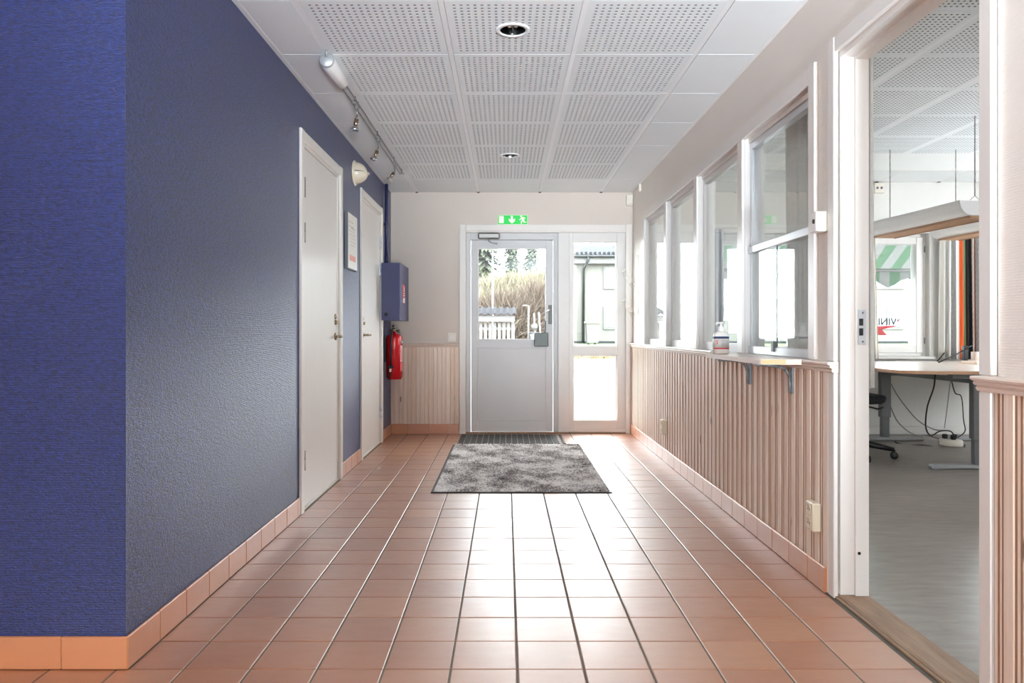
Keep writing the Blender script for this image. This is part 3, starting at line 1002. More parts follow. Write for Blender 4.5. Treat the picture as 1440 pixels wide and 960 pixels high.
# ------------------------------------------------------------------ things in the corridor
# rug
rg = thing('rug', 'mottled grey pile rug lying on terracotta tiles before the entrance', 'rug', (.1, 5.56, 0))
mk('backing', MB().box(-.466, .658, 4.595, 6.53, .0006, .006, .002), M['black'], rg)
NX, NY = 150, 240
v = []; f = []
for j in range(NY + 1):
    for i in range(NX + 1):
        edge = i in (0, NX) or j in (0, NY)
        x = -.45 + 1.095 * i / NX; y = 4.612 + 1.905 * j / NY
        v.append((x + random.uniform(-.002, .002), y + random.uniform(-.002, .002), .007 if edge else .012 + random.random() * .009))
for j in range(NY):
    for i in range(NX):
        a = j * (NX + 1) + i
        f.append((a, a + 1, a + NX + 2, a + NX + 1))
mk('pile', MB().add(v, f), M['rug'], rg)
# rubber scraper mat
dm = thing('doormat', 'ribbed black rubber doormat against the entrance door', 'doormat', (.05, 6.87, 0))
mk('base', MB().prism([(-.40, 6.548), (.50, 6.548), (.535, 6.56), (.535, 7.12), (.50, 7.15), (-.40, 7.15), (-.435, 7.12), (-.435, 6.56)], .0008, .006, 'XY'), P('mat_base', (150, 140, 130), .8, var=.2, vscale=40), dm)
for i in range(17):
    x = -.425 + .0535 * i
    mk('rib', MB().box(x, x + .046, 6.555, 7.145, .0055, .013, .003), M['rubber'], dm)
mk('rim', MB().box(.508, .530, 6.56, 7.14, .0055, .013, .003), M['rubber'], dm)

# exit sign
ex = thing('exit_sign', 'green emergency exit sign with running figure above entrance door', 'sign', (.065, YE - .02, 2.038))
mk('plate', MB().box(-.080, .2095, YE - .02, YE - .0007, 2.0475, 2.136, .002), M['green'], ex)
sx0, sz0, sw, sh = -.080, 2.0495, .2895, .0865
def sg(px_, py_):   # from sign-crop fractions
    return (sx0 + (px_ - 228) / 905 * sw, sz0 + sh - (py_ - 178) / 290 * sh)
mk('border', MB().box(-.0825, .212, YE - .019, YE - .0006, 2.0452, 2.0474).box(-.0825, .212, YE - .019, YE - .0006, 2.1361, 2.1382).box(-.0825, -.0801, YE - .019, YE - .0006, 2.0474, 2.1361).box(.2096, .212, YE - .019, YE - .0006, 2.0474, 2.1361), M['signwhite'], ex)
q = YE - .0215
mk('door_symbol', MB().prism([sg(262, 202), sg(412, 202), sg(412, 440), sg(262, 440)], q, q + .0018, 'XZ'), M['signwhite'], ex)
mk('arrow_symbol', MB().prism([sg(625, 200), sg(692, 200), sg(692, 320), sg(755, 282), sg(755, 365), sg(660, 455), sg(568, 365), sg(568, 282), sg(625, 320)], q, q + .0018, 'XZ'), M['signwhite'], ex)
rm = MB()
cxx, czz = sg(940, 212)
rm.prism([(cxx + .0095 * math.cos(a * PI / 6), czz + .0095 * math.sin(a * PI / 6)) for a in range(12)], q, q + .0018, 'XZ')
for poly in ([(935, 245), (1005, 232), (1045, 340), (1000, 365), (965, 330)],
             [(935, 250), (960, 300), (915, 335), (880, 330), (885, 312), (925, 300)],
             [(990, 232), (1040, 235), (1075, 285), (1060, 305), (1030, 262), (1000, 262)],
             [(1000, 350), (1045, 330), (1042, 392), (1100, 396), (1100, 422), (1005, 420)],
             [(975, 340), (1010, 365), (968, 395), (965, 465), (935, 465), (930, 375)]):
    rm.prism([sg(*p_) for p_ in poly], q, q + .0018, 'XZ')
mk('running_figure', rm, M['signwhite'], ex)

# fire extinguisher
cx, cy = -1.036, 6.90
fe = thing('fire_extinguisher', 'red fire extinguisher with black hose on blue wall below cabinet', 'fire extinguisher', (cx, cy, .555))
mk('body', MB().lathe([(0, .558), (.060, .558), (.0665, .563), (.068, .575), (.0745, .578), (.0745, .93), (.071, .951), (.056, .968), (.028, .978), (.020, .982), (.020, .995), (0, .995)], 32, (cx, cy, 0)), M['red'], fe)
mk('valve', MB().lathe([(0, .99), (.016, .99), (.016, 1.03), (0, 1.03)], 14, (cx, cy, 0)).tube([(cx - .01, cy, 1.012), (cx - .055, cy, 1.012), (cx - .065, cy - .01, 1.0)], .006, 8).tube([(cx + .01, cy, 1.01), (cx + .05, cy, 1.0)], .008, 8), M['brass'], fe)
mk('squeeze_handle', MB().box(cx - .014, cx + .014, cy - .05, cy + .05, 1.028, 1.036, .003).box(cx - .013, cx + .013, cy - .07, cy + .02, 1.042, 1.060, .004), M['black'], fe)
mk('gauge', MB().lathe([(0, 0), (.017, 0), (.017, -.012), (0, -.012)], 16, (cx + .048, cy - .008, 1.004), 'Y'), M['steel'], fe)
mk('hose', MB().tube([(cx - .004, cy - .02, 1.02), (cx - .006, cy - .065, 1.025), (cx - .012, cy - .088, .99), (cx - .016, cy - .088, .9), (cx - .02, cy - .086, .78), (cx - .022, cy - .086, .66)], .0085, 8), M['black'], fe)
mk('hose_clip', MB().box(cx - .046, cx + .006, cy - .098, cy - .072, .665, .688, .004), M['black'], fe)
mk('nozzle_band', MB().tube([(cx - .022, cy - .086, .6605), (cx - .026, cy - .086, .63)], .0098, 8), M['paper'], fe)
mk('nozzle', MB().tube([(cx - .026, cy - .086, .6295), (cx - .034, cy - .084, .575)], [.009, .012], 8), M['black'], fe)
# curved label
def arc_patch(r, a0, a1, z0, z1, n=10):
    mb = MB()
    v = []; f = []
    for k in range(n + 1):
        a = a0 + (a1 - a0) * k / n
        v += [(cx + r * math.cos(a), cy + r * math.sin(a), z0), (cx + r * math.cos(a), cy + r * math.sin(a), z1)]
    for k in range(n):
        f.append((2 * k, 2 * k + 2, 2 * k + 3, 2 * k + 1))
    return mb.add(v, f, True)
lb = mk('label', arc_patch(.0749, -.62, .3, .72, .87), P('label_pink', (232, 190, 190), .35), fe)
mk('label', arc_patch(.0749, -.62, .3, .635, .715), P('label_pale_red', (214, 90, 96), .35), fe)
mk('pictogram', arc_patch(.0750, -.5, .25, .882, .925), M['black'], fe)
mk('pictogram_mark', arc_patch(.0752, -.28, .1, .892, .915), M['paper'], fe)
lt = MB()
rnd = random.Random(3)
for r_ in range(9):
    z = .735 + r_ * .0145
    a = -.56
    while a < .2:
        L = rnd.uniform(.04, .14)
        q_ = arc_patch(.0751, a, a + L, z, z + .0085, 2); lt.add(q_.v, q_.f)
        a += L + .05
mk('label_text', lt, M['redlabel'], fe)
mk('wall_bracket', MB().box(XL + .0008, cx - .0748, cy - .018, cy + .018, .72, .96), M['black'], fe)

# blue cabinet
cb = thing('wall_cabinet', 'dark blue steel wall cabinet with red label above the extinguisher', 'cabinet', (-1.03, 6.92, 1.10))
xa, xb, ya, yb, za, zb = XL + .0185, -.944, 6.62, 7.22, 1.10, 1.612
mk('body', MB().prism([(xa, ya), (xb - .006, ya), (xb, ya + .008), (xb, yb - .02), (xb - .02, yb), (xa, yb)], za, zb, 'XY'), M['bluepaint'], cb)
mk('back_plate', MB().box(XL + .0008, xa, 6.735, 7.21, za + .02, zb - .02), M['bluepaint'], cb)
mk('door_lock', MB().lathe([(0, -.008), (.014, -.008), (.016, -.003), (.016, 0)], 16, (-1.067, ya - .0005, 1.155), 'Y'), M['black'], cb)
lbl = mk('label', MB().box(xb + .0003, xb + .0015, 6.80, 6.93, 1.26, 1.43, .0004), M['redlabel'], cb)
lt = MB()
for z0, z1, y0_, y1_ in ((1.262, 1.312, 6.81, 6.925), (1.325, 1.338, 6.82, 6.92), (1.345, 1.358, 6.82, 6.92), (1.365, 1.415, 6.855, 6.9)):
    lt.prism([(y0_, z0), (y1_, z0 + .006), (y1_, z1), (y0_, z1 - .006)], xb + .0015, xb + .0022, 'YZ')
mk('label_letters', lt, M['paper'], cb)
for z in (1.405, 1.275):
    mk('screw', MB().lathe([(0, .003), (.006, .003), (.006, 0)], 10, (xb, 6.71, z), 'X'), M['chrome'], cb)

# blue riser pipe in the corner
pp = thing('riser_pipe', 'dark blue vertical pipe from ceiling down to the wall cabinet', 'pipe', (-1.10, 6.85, 1.613))
mk('pipe', MB().tube([(-1.103, 6.86, 1.614), (-1.103, 6.86, ZC - .002)], .0155, 14), M['bluepaint'], pp)
mk('coupling', MB().tube([(-1.103, 6.86, 1.63), (-1.103, 6.86, 1.70)], .019, 14), M['bluepaint'], pp)
mk('pipe_clip', MB().box(XL + .001, -1.086, 6.848, 6.872, 1.98, 2.0), M['bluepaint'], pp)

# framed notice
nb = thing('notice_board', 'white framed notice with small red print between the two doors', 'notice', (XL, 5.36, 1.443))
mk('frame', MB().box(XL + .0008, XL + .022, 5.197, 5.525, 1.443, 1.845, .001), M['greymetal'], nb)
mk('sheet', MB().box(XL + .0222, XL + .0236, 5.205, 5.517, 1.451, 1.837), M['paper'], nb)
mk('red_print', MB().box(XL + .0237, XL + .0243, 5.25, 5.46, 1.505, 1.545), M['pinklabel'], nb)
lt = MB()
rnd = random.Random(5)
for z, c_, s_ in ((1.775, 5.30, .012), (1.745, 5.30, .010), (1.735, 5.37, .014), (1.715, 5.32, .006), (1.69, 5.36, .007), (1.665, 5.36, .006), (1.64, 5.36, .006), (1.615, 5.36, .006)):
    y = c_ - .07
    while y < c_ + .07:
        L = rnd.uniform(.008, .03)
        lt.box(XL + .0237, XL + .0241, y, y + L, z, z + s_ * .6); y += L + .012
mk('print', lt, M['print'], nb, stuff=True)

# wall sconce
wsx, wsy, wsz = XL, 5.52, 2.177
wl = thing('wall_sconce', 'cream half dome wall lamp between doors on the blue wall', 'wall lamp', (XL, wsy, wsz - .09))
mk('back_plate', MB().lathe([(0, .0008), (.094, .0008), (.094, .008), (.088, .015), (0, .015)], 32, (XL, wsy, wsz), 'X'), M['cream'], wl)
def dome(r, d, a0, a1, n=20, m=10, z=0, x0=.0155):
    mb = MB(); v = []; f = []
    for j in range(m + 1):
        t = j / m * PI / 2
        for i in range(n + 1):
            a = a0 + (a1 - a0) * i / n
            v.append((XL + x0 + d * math.sin(t), wsy + r * math.cos(t) * math.cos(a), wsz + z + r * math.cos(t) * math.sin(a)))
    for j in range(m):
        for i in range(n):
            q_ = j * (n + 1) + i
            f.append((q_, q_ + 1, q_ + n + 2, q_ + n + 1))
    return mb.add(v, f, True)
mk('upper_shade', dome(.078, .082, .10, PI - .10), M['cream'], wl)
mk('lower_shade', dome(.078, .088, PI + .02, 2 * PI - .02), M['cream'], wl)
mk('lip', MB().prism([(XL + .0155 + .10 * math.sin(a * PI / 16), wsy - .084 * math.cos(a * PI / 16)) for a in range(17)], wsz - .006, wsz + .0, 'XY'), M['cream'], wl)
mk('slot', MB().prism([(XL + .0155 + .078 * math.sin(a * PI / 16), wsy - .072 * math.cos(a * PI / 16)) for a in range(17)], wsz + .001, wsz + .007, 'XY'), M['black'], wl)

# ceiling track light
tr = thing('track_light', 'silver ceiling cable track with three small hanging spotlights', 'track light', (RX[0], 4.6, ZC))
tx = RX[0] + .006
mk('rail', MB().box(tx - .026, tx - .019, 3.72, 6.26, ZC - .042, ZC - .036).box(tx + .004, tx + .011, 3.72, 6.26, ZC - .042, ZC - .036), M['steel'], tr)
for y in (4.30, 5.05, 5.8, 6.22):
    mk('standoff', MB().tube([(tx - .0075, y, ZC - .002), (tx - .0075, y, ZC - .036)], .005, 8).box(tx - .028, tx + .013, y - .006, y + .006, ZC - .044, ZC - .034), M['steel'], tr)
tf = MB().lathe([(0, 3.62), (.034, 3.62), (.037, 3.626), (.037, 3.93), (.034, 3.936), (0, 3.936)], 20, (tx - .006, 0, ZC - .043), 'Y')
tfo = mk('transformer', tf, M['lamp'], tr)
mk('transformer_cap', MB().lathe([(0, 3.606), (.030, 3.606), (.037, 3.612), (.037, 3.619), (0, 3.619)], 20, (tx - .006, 0, ZC - .043), 'Y'), M['lightmetal'], tfo)
mk('hook', MB().tube([(tx - .006, 3.60, ZC - .03), (tx + .002, 3.585, ZC - .012), (tx - .004, 3.60, ZC + .0)], .006, 8), M['lightmetal'], tr)
def spot(y, tilt, dz):
    x = tx - .008
    b_ = Vector((x, y, ZC - .045))
    d_ = Vector((-.42 * tilt, -.1 * tilt, -1)).normalized()
    p1 = b_ + Vector((0, 0, -.055))
    p2 = p1 + d_ * dz
    arm = mk('spot_arm', MB().tube([b_, p1], .0055, 8).tube([p1, p2], .006, 8).box(x - .012, x + .012, y - .012, y + .012, ZC - .062, ZC - .034, .003), M['steel'], tr)
    h = MB()
    n = d_
    h.tube([p2 - n * .004, p2 + n * .03, p2 + n * .036], [.013, .013, .009], 12)
    mk('spot_head', h, M['brass'], arm)
    bl = MB()
    bl.tube([p2 + n * .034, p2 + n * .042, p2 + n * .056, p2 + n * .066], [.009, .016, .023, .025], 16)
    mk('spot_bulb', bl, M['chrome'], arm)
spot(4.36, .35, .02); spot(5.10, .9, .03); spot(5.84, 1.3, .02)

# downlights
def downlight(y, label):
    t = thing('downlight', label, 'downlight', (.031, y, ZC), 'recessed ceiling downlights')
    c = (.031, y, 0)
    mk('trim_ring', MB().lathe([(.058, ZC + .004), (.058, ZC - .006), (.076, ZC - .006), (.079, ZC - .0008), (.058, ZC - .0008)], 36, c), M['rail'], t)
    mk('reflector', MB().lathe([(.0575, ZC - .003), (.052, ZC + .03), (.044, ZC + .06), (.0, ZC + .07)], 36, c), P('reflector_chrome', (150, 148, 146), .14, 1), t)
    mk('lamp_tube', MB().tube([(.031 - .014, y, ZC + .066), (.031 - .014, y, ZC + .012)], .009, 10).tube([(.031 + .014, y, ZC + .066), (.031 + .014, y, ZC + .012)], .009, 10), M['plastic'], t)
    mk('reflector_blade', MB().box(.031 - .003, .031 + .003, y - .05, y + .05, ZC + .004, ZC + .05), M['black'], t)
downlight(3.354, 'round recessed downlight in the nearest row of ceiling panels')
downlight(5.746, 'round recessed downlight farther off, nearer the exit sign')

# small devices
sr = thing('alarm_siren', 'white box siren high in corner above the side window', 'siren', (1.205, YE - .03, 2.24))
mk('body', MB().box(1.172, 1.238, YE - .055, YE - .0008, 2.238, 2.332, .006), M['plastic'], sr)
mk('base', MB().box(1.180, 1.230, YE - .05, YE - .004, 2.226, 2.2375, .003), M['plastic'], sr)
sw_ = thing('light_switch', 'white light switch on beige wall left of the entrance door', 'light switch', (-.53, YE, .90))
mk('frame', MB().box(-.572, -.488, YE - .010, YE - .0006, .902, .988, .003), M['plastic'], sw_)
mk('rocker', MB().box(-.556, -.504, YE - .016, YE - .0102, .919, .971, .003), M['paper'], sw_)
def socket(y, z, label):
    t = thing('wall_socket', label, 'socket', (XR - .0185, y, z))
    x1 = XR - .0187
    mk('housing', MB().box(x1 - .034, x1, y - .037, y + .037, z - .056, z + .056, .005), M['ivory'], t)
    for dz in (-.027, .027):
        s_ = mk('outlet', MB().lathe([(.022, 0), (.024, -.0025), (.0195, -.0025), (.018, .0), (.0, .0005)], 20, (x1 - .0342, y, z + dz), 'X'), M['ivory'], t)
        mk('pin_hole', MB().lathe([(0, -.0012), (.003, -.0012), (.003, 0)], 8, (x1 - .034, y - .009, z + dz), 'X').lathe([(0, -.0012), (.003, -.0012), (.003, 0)], 8, (x1 - .034, y + .009, z + dz), 'X'), M['black'], s_)
socket(2.925, .275, 'ivory double wall socket on panelling beside the office doorway')
socket(5.70, .27, 'ivory wall socket low on far part of ribbed panelling')
ap = thing('control_box', 'small white control box with round button beside reception window', 'control box', (1.21, 2.885, 1.385))
mk('housing', MB().box(1.195, XR - .0006, 2.852, 2.915, 1.385, 1.462, .004), M['plastic'], ap)
mk('cover', MB().box(1.190, 1.1948, 2.853, 2.914, 1.386, 1.461, .002), M['paper'], ap)
mk('button', MB().lathe([(0, -.004), (.008, -.004), (.009, 0)], 14, (1.1898, 2.872, 1.425), 'X'), M['black'], ap)
sn = tag(mk('sensor', MB().box(XR - .022, XR - .0006, 6.83, 6.86, 2.29, 2.36, .004), M['plastic']), 'tiny white sensor under ceiling above the far window post', 'sensor')

# brochure rack
br = thing('brochure_rack', 'white wire brochure rack on wall beside the side window', 'brochure rack', (XR, 7.1, 1.15))
g = MB()
x = XR - .008
for y in (6.95, 7.24):
    g.tube([(x, y, 1.15), (x, y, 1.715)], .003, 6)
for z in (1.15, 1.435, 1.715):
    g.tube([(x, 6.95, z), (x, 7.24, z)], .003, 6)
mk('back_frame', g, M['plastic'], br)
for z in (1.155, 1.44):
    g = MB()
    for y in (6.96, 7.23):
        g.tube([(x, y, z), (x - .02, y, z - .005), (x - .11, y, z + .14), (x - .13, y, z + .145)], .003, 6)
    for t in (.25, .6, 1.0):
        g.tube([(x - .02 - .09 * t, 6.96, z - .005 + .145 * t), (x - .02 - .09 * t, 7.23, z - .005 + .145 * t)], .0025, 6)
    mk('pocket', g, M['plastic'], br)

# reception ledge
lg = thing('ledge_shelf', 'narrow white ledge shelf under the sliding reception window', 'shelf', (1.12, 3.5, .865))
mk('board', MB().prism([(1.2015, 3.02), (1.135, 3.02), (1.045, 3.045), (1.04, 3.06), (1.04, 3.86), (1.2015, 4.35)], .865, .8862, 'XY'), M['pine_rail'], lg)
mk('cut_end', MB().prism([(1.137, 3.0195), (1.046, 3.0445), (1.046, 3.0435), (1.137, 3.0185)], .866, .8855, 'XY'), P('raw_board_edge', (206, 184, 138), .6), lg)
for y in (3.18, 3.73):
    g = MB()
    pts = [(1.065, .857), (1.10, .857), (1.165, .852), (1.195, .84), (1.213, .81), (1.217, .74)]
    for i, (a, b) in enumerate(zip(pts, pts[1:])):
        g.tube([(a[0], y, a[1]), (b[0], y, b[1])], .007, 6)
    g.box(1.06, 1.19, y - .012, y + .012, .859, .8648)
    g.box(1.219, 1.2295, y - .012, y + .012, .735, .845)
    mk('bracket', g, M['greymetal'], lg)
bt = thing('sanitiser_bottle', 'clear pump bottle of hand sanitiser standing on the ledge', 'bottle', (1.085, 3.75, .8865))
def rbox(w, d, n=24, p=4):
    return [(abs(math.cos(a)) ** (2 / p) * math.copysign(w, math.cos(a)), abs(math.sin(a)) ** (2 / p) * math.copysign(d, math.sin(a))) for a in [2 * PI * k / n for k in range(n)]]
def loft(secs, c):
    mb = MB(); n = len(secs[0][0]); v = []; f = []
    for pts, z in secs:
        v += [(c[0] + a, c[1] + b, z) for a, b in pts]
    for i in range(len(secs) - 1):
        for k in range(n):
            a = i * n + k; b = i * n + (k + 1) % n
            f.append((a, b, b + n, a + n))
    f.append(tuple(range(n))); f.append(tuple(len(v) - n + k for k in range(n)))
    return mb.add(v, f, True)
bc = (1.085, 3.75)
B0 = .8868
mk('body', loft([(rbox(.034, .022), B0), (rbox(.0375, .025), B0 + .006), (rbox(.0375, .025), B0 + .092), (rbox(.034, .022, p=3), B0 + .104), (rbox(.020, .016, p=2.3), B0 + .114), (rbox(.0125, .0125, p=2), B0 + .118)], bc), M['bottle'], bt)
def band(z0, z1, m_, nm, off=.0006, w=.0375, d=.025):
    a = rbox(w + off, d + off)
    return mk(nm, loft([(a, B0 + z0), (a, B0 + z1)], bc), m_, bt)
band(.026, .088, M['labelgrey'], 'label')
band(.078, .0885, M['navy'], 'label_blue_band', .0009)
band(.0255, .032, M['redlabel'], 'label_red_band', .0009)
lt = MB()
rnd = random.Random(9)
for z in (.069, .063, .056, .050, .044, .038):
    xx = bc[0] - .004
    while xx < bc[0] + .03:
        L = rnd.uniform(.003, .008)
        lt.box(xx, xx + L, bc[1] - .0272, bc[1] - .0262, B0 + z, B0 + z + .0022); xx += L + .003
mk('label_text', lt, M['greymetal'], bt)
mk('label_mark', MB().lathe([(.003, 0), (.0045, -.0008), (.006, 0)], 12, (bc[0] - .028, bc[1] - .0262, B0 + .064), 'Y').lathe([(0, 0), (.0035, -.0008), (.0036, 0)], 12, (bc[0] - .026, bc[1] - .0262, B0 + .053), 'Y'), M['redlabel'], bt)
pm = MB().lathe([(.0145, B0 + .115), (.0145, B0 + .137), (.010, B0 + .139), (.006, B0 + .142), (.006, B0 + .152), (.012, B0 + .154), (.012, B0 + .161), (0, B0 + .162)], 18, (*bc, 0))
pm.tube([(bc[0], bc[1], B0 + .157), (bc[0] - .022, bc[1] - .004, B0 + .156), (bc[0] - .028, bc[1] - .005, B0 + .150)], .0045, 8)
mk('pump', pm, M['paper'], bt)

# dark box fixed to the entrance door
lk = thing('door_lock_box', 'dark grey square lock box with rod on the entrance door', 'lock box', (.345, YE + .01, .855))
mk('housing', MB().box(.276, .414, YE - .03, YE + .0395, .853, .987, .006), P('dark_grey_metal', (66, 68, 64), .35, .3, var=.12, vscale=12), lk)
mk('rod', MB().box(.382, .392, YE + .022, YE + .036, .9872, 1.105, .002), M['black'], lk)

# ------------------------------------------------------------------ office
# pleated curtains
def pleated(x0, x1, y0, y1, z0, z1, pleats, amp, name='curtain', flare=0.0, seg=None, nz=10, axis='X', thick=.004):
    n = seg or pleats * 10
    mb = MB(); v = []; uv = []
    for j in range(nz + 1):
        t = j / nz
        for i in range(n + 1):
            s_ = i / n
            a = amp * (.55 + .45 * (1 - t)) * math.sin(2 * PI * pleats * s_ + .7 * math.sin(3 * s_ * PI) + .35 * (1 - t))
            fl = flare * (1 - t) * (s_ - .3)
            if axis == 'X':
                v.append((x0 + (x1 - x0) * s_ + fl, y0 + a, z0 + (z1 - z0) * t))
            else:
                v.append((x0 + a + fl * .2, y0 + (y1 - y0) * s_, z0 + (z1 - z0) * t))
            uv.append((s_, t))
    f = []
    for j in range(nz):
        for i in range(n):
            q_ = j * (n + 1) + i
            f.append((q_, q_ + 1, q_ + n + 2, q_ + n + 1))
    mb.add(v, f, True)
    return mb, uv
def curtain(name, label, mat, args, rod=None):
    mb, uv = pleated(*args[0], **args[1])
    t = thing(name, label, 'curtain', (mb.v[0][0], mb.v[0][1], mb.v[0][2]))
    o = mk('cloth', mb, mat, t)
    ul = o.data.uv_layers.new(name='UVMap')
    li = [uv[l.vertex_index] for l in o.data.loops]
    ul.data.foreach_set('uv', [c for q_ in li for c in q_])
    md = o.modifiers.new('thick', 'SOLIDIFY'); md.thickness = .003
    if rod:
        mk('rod', MB().tube(rod, .009, 10), M['white2'], t)
    return t
curtain('linen_curtain', 'pale grey linen curtain hanging just inside the office doorway', M['linen'],
        ((1.450, 1.450, 2.96, 3.85, .775, 2.5, 6, .042), dict(axis='Y', flare=.25)), [(1.450, 2.9, 2.51), (1.450, 6.7, 2.51)])
curtain('patterned_curtain', 'multicoloured curtain with orange stripe beside right office window', M['curtain'],
        ((4.16, 4.54, YO - .075, 0, .735, 2.02, 7, .026), dict(flare=.02)), [(4.15, YO - .075, 2.03), (5.25, YO - .075, 2.03)])
curtain('green_curtain', 'narrow green and black curtain at left of the awning window', M['curtain_green'],
        ((3.435, 3.535, YO - .075, 0, .735, 2.02, 2, .02), dict(flare=.06)), [(3.1, YO - .075, 2.03), (4.08, YO - .075, 2.03)])
curtain('blue_grey_curtain', 'blue grey patterned curtain seen through the third reception pane', M['curtain_blue'],
        ((1.98, 2.09, YO - .075, 0, .735, 1.98, 2, .02), dict()), [(1.9, YO - .075, 1.99), (3.0, YO - .075, 1.99)])

# hanging fluorescent lamps
def pendant(label, p_near, p_far, w_, ztop):
    (xn, yn), (xf, yf) = p_near, p_far
    c = Vector(((xn + xf) / 2, (yn + yf) / 2, 0))
    L = math.hypot(xf - xn, yf - yn)
    ang = math.atan2(-(xf - xn), yf - yn)
    t = thing('pendant_lamp', label, 'pendant lamp', (c.x, c.y, ztop - .12), 'hanging office lamps')
    def R(mb):
        cs, sn_ = math.cos(ang), math.sin(ang)
        mb.v = [(c.x + x * cs - y * sn_, c.y + x * sn_ + y * cs, z) for x, y, z in mb.v]
        return mb
    prof = [(-w_ / 2, ztop)]
    for k in range(1, 9):
        a = PI / 2 * k / 8
        prof.append((-w_ * (.27 + .23 * math.cos(a)), ztop - .105 * math.sin(a)))
    prof += [(-x, z) for x, z in reversed(prof)]
    mk('housing', R(MB().prism(prof, -L / 2, L / 2, 'XZ')), M['lamp'], t)
    endp = prof
    mk('end_cap', R(MB().prism(endp, -L / 2 - .006, -L / 2 - .0005, 'XZ')), M['lamp'], t)
    mk('end_cap', R(MB().prism(endp, L / 2 + .0005, L / 2 + .006, 'XZ')), M['lamp'], t)
    lv = MB()
    n = int(L / .045)
    for k in range(n):
        y = -L / 2 + (k + .5) * L / n
        lv.box(-w_ * .24, w_ * .24, y - .002, y + .002, ztop - .122, ztop - .1055)
    lv.box(-w_ * .26, -w_ * .24, -L / 2 + .01, L / 2 - .01, ztop - .124, ztop - .1055); lv.box(w_ * .24, w_ * .26, -L / 2 + .01, L / 2 - .01, ztop - .124, ztop - .1055)
    mk('louvre', R(lv), M['louvre'], t)
    for yy in (-L / 2 + .1, L / 2 - .1):
        m_ = MB()
        m_.tube([(-.07, yy, ztop - .004), (0, yy, ztop + .055), (.07, yy, ztop - .004)], .0025, 5)
        top = ZO - .002
        z = ztop + .055; k = 0
        while z < top - .001:
            z2 = min(z + .03, top)
            d = .005
            if k % 2: m_.box(-d, d, yy - .0012, yy + .0012, z, z2)
            else: m_.box(-.0012, .0012, yy - d, yy + d, z, z2)
            z = z2; k += 1
        mk('chain', R(m_), M['steel'], t)
    return t
pendant('long white hanging office lamp nearest the doorway', (3.48, 5.40), (3.36, 6.62), .40, 1.95)
pendant('white hanging office lamp half hidden behind the nearer one', (4.02, 5.40), (3.94, 6.62), .36, 1.93)

# desk
dk = thing('desk', 'height adjustable corner desk with pale top and beech edge', 'desk', (3.5, 6.2, .004))
poly = [(2.85, 7.08), (2.83, 5.75)]
for k in range(1, 9):
    a = PI + k / 8 * PI / 2
    poly.append((3.05 + .22 * math.cos(a), 5.50 + .24 * math.sin(a)))
poly += [(3.5, 5.20), (4.15, 5.18), (4.75, 5.25), (4.75, 7.08)]
mk('top', MB().prism(poly, .698, .7205, 'XY'), M['desk'], dk)
cxp, cyp = 3.8, 6.2
edge = MB()
for i in range(len(poly)):
    a, b = poly[i], poly[(i + 1) % len(poly)]
    dx, dy = b[0] - a[0], b[1] - a[1]
    L = math.hypot(dx, dy); nx, ny = dy / L, -dx / L
    if (a[0] + b[0] - 2 * cxp) * nx + (a[1] + b[1] - 2 * cyp) * ny < 0: nx, ny = -nx, -ny
    e_ = .003
    edge.prism([a, b, (b[0] + nx * e_, b[1] + ny * e_), (a[0] + nx * e_, a[1] + ny * e_)], .697, .7195, 'XY')
mk('edge_band', edge, M['desk_edge'], dk)
for (x, y, fx0, fx1) in ((3.46, 6.79, 3.05, 3.80), (3.42, 5.39, 3.08, 3.85), (4.30, 6.79, 4.02, 4.70)):
    lg_ = mk('leg', MB().box(x - .045, x + .045, y - .03, y + .03, .22, .69, .004).box(x - .035, x + .035, y - .022, y + .022, .04, .22, .003).box(x - .2, x + .3, y - .03, y + .03, .66, .697), M['greymetal'], dk)
    mk('foot', MB().box(fx0, fx1, y - .035, y + .035, .0085, .038, .006).box(fx0 + .01, fx0 + .05, y - .03, y + .03, .0045, .009), M['lightmetal'], lg_)
mk('cross_beam', MB().box(3.45, 4.3, 6.77, 6.81, .60, .66).box(3.40, 3.44, 5.42, 6.76, .62, .66), M['greymetal'], dk)
# chair
ch = thing('office_chair', 'black swivel office chair partly hidden behind the door jamb', 'chair', (2.76, 5.92, .004))
X_, Y_ = 2.76, 5.92
sec = []
for z, s_ in ((.435, .16), (.440, .195), (.455, .215), (.485, .222), (.50, .21), (.507, .17)):
    sec.append(([(a * 1.0, b * 1.0) for a, b in rbox(s_, s_, 28, 3)], z))
seat = mk('seat', loft(sec, (X_, Y_)), M['seat'], ch)
for a in range(-60, 61, 20):
    an = math.radians(-40 + a)
    mk('stud', MB().lathe([(0, .004), (.006, .003), (.007, 0)], 8, (X_ + .212 * math.cos(an), Y_ + .212 * math.sin(an), .489)), M['teal'], seat)
mk('mechanism', MB().box(X_ - .1, X_ + .1, Y_ - .08, Y_ + .08, .40, .436, .01).tube([(X_ + .05, Y_ - .08, .42), (X_ + .12, Y_ - .16, .40), (X_ + .17, Y_ - .15, .41)], .007, 8), M['black'], ch)
mk('gas_lift', MB().lathe([(.03, .11), (.03, .27), (.018, .272), (.018, .41)], 16, (X_, Y_, 0)), M['steel'], ch)
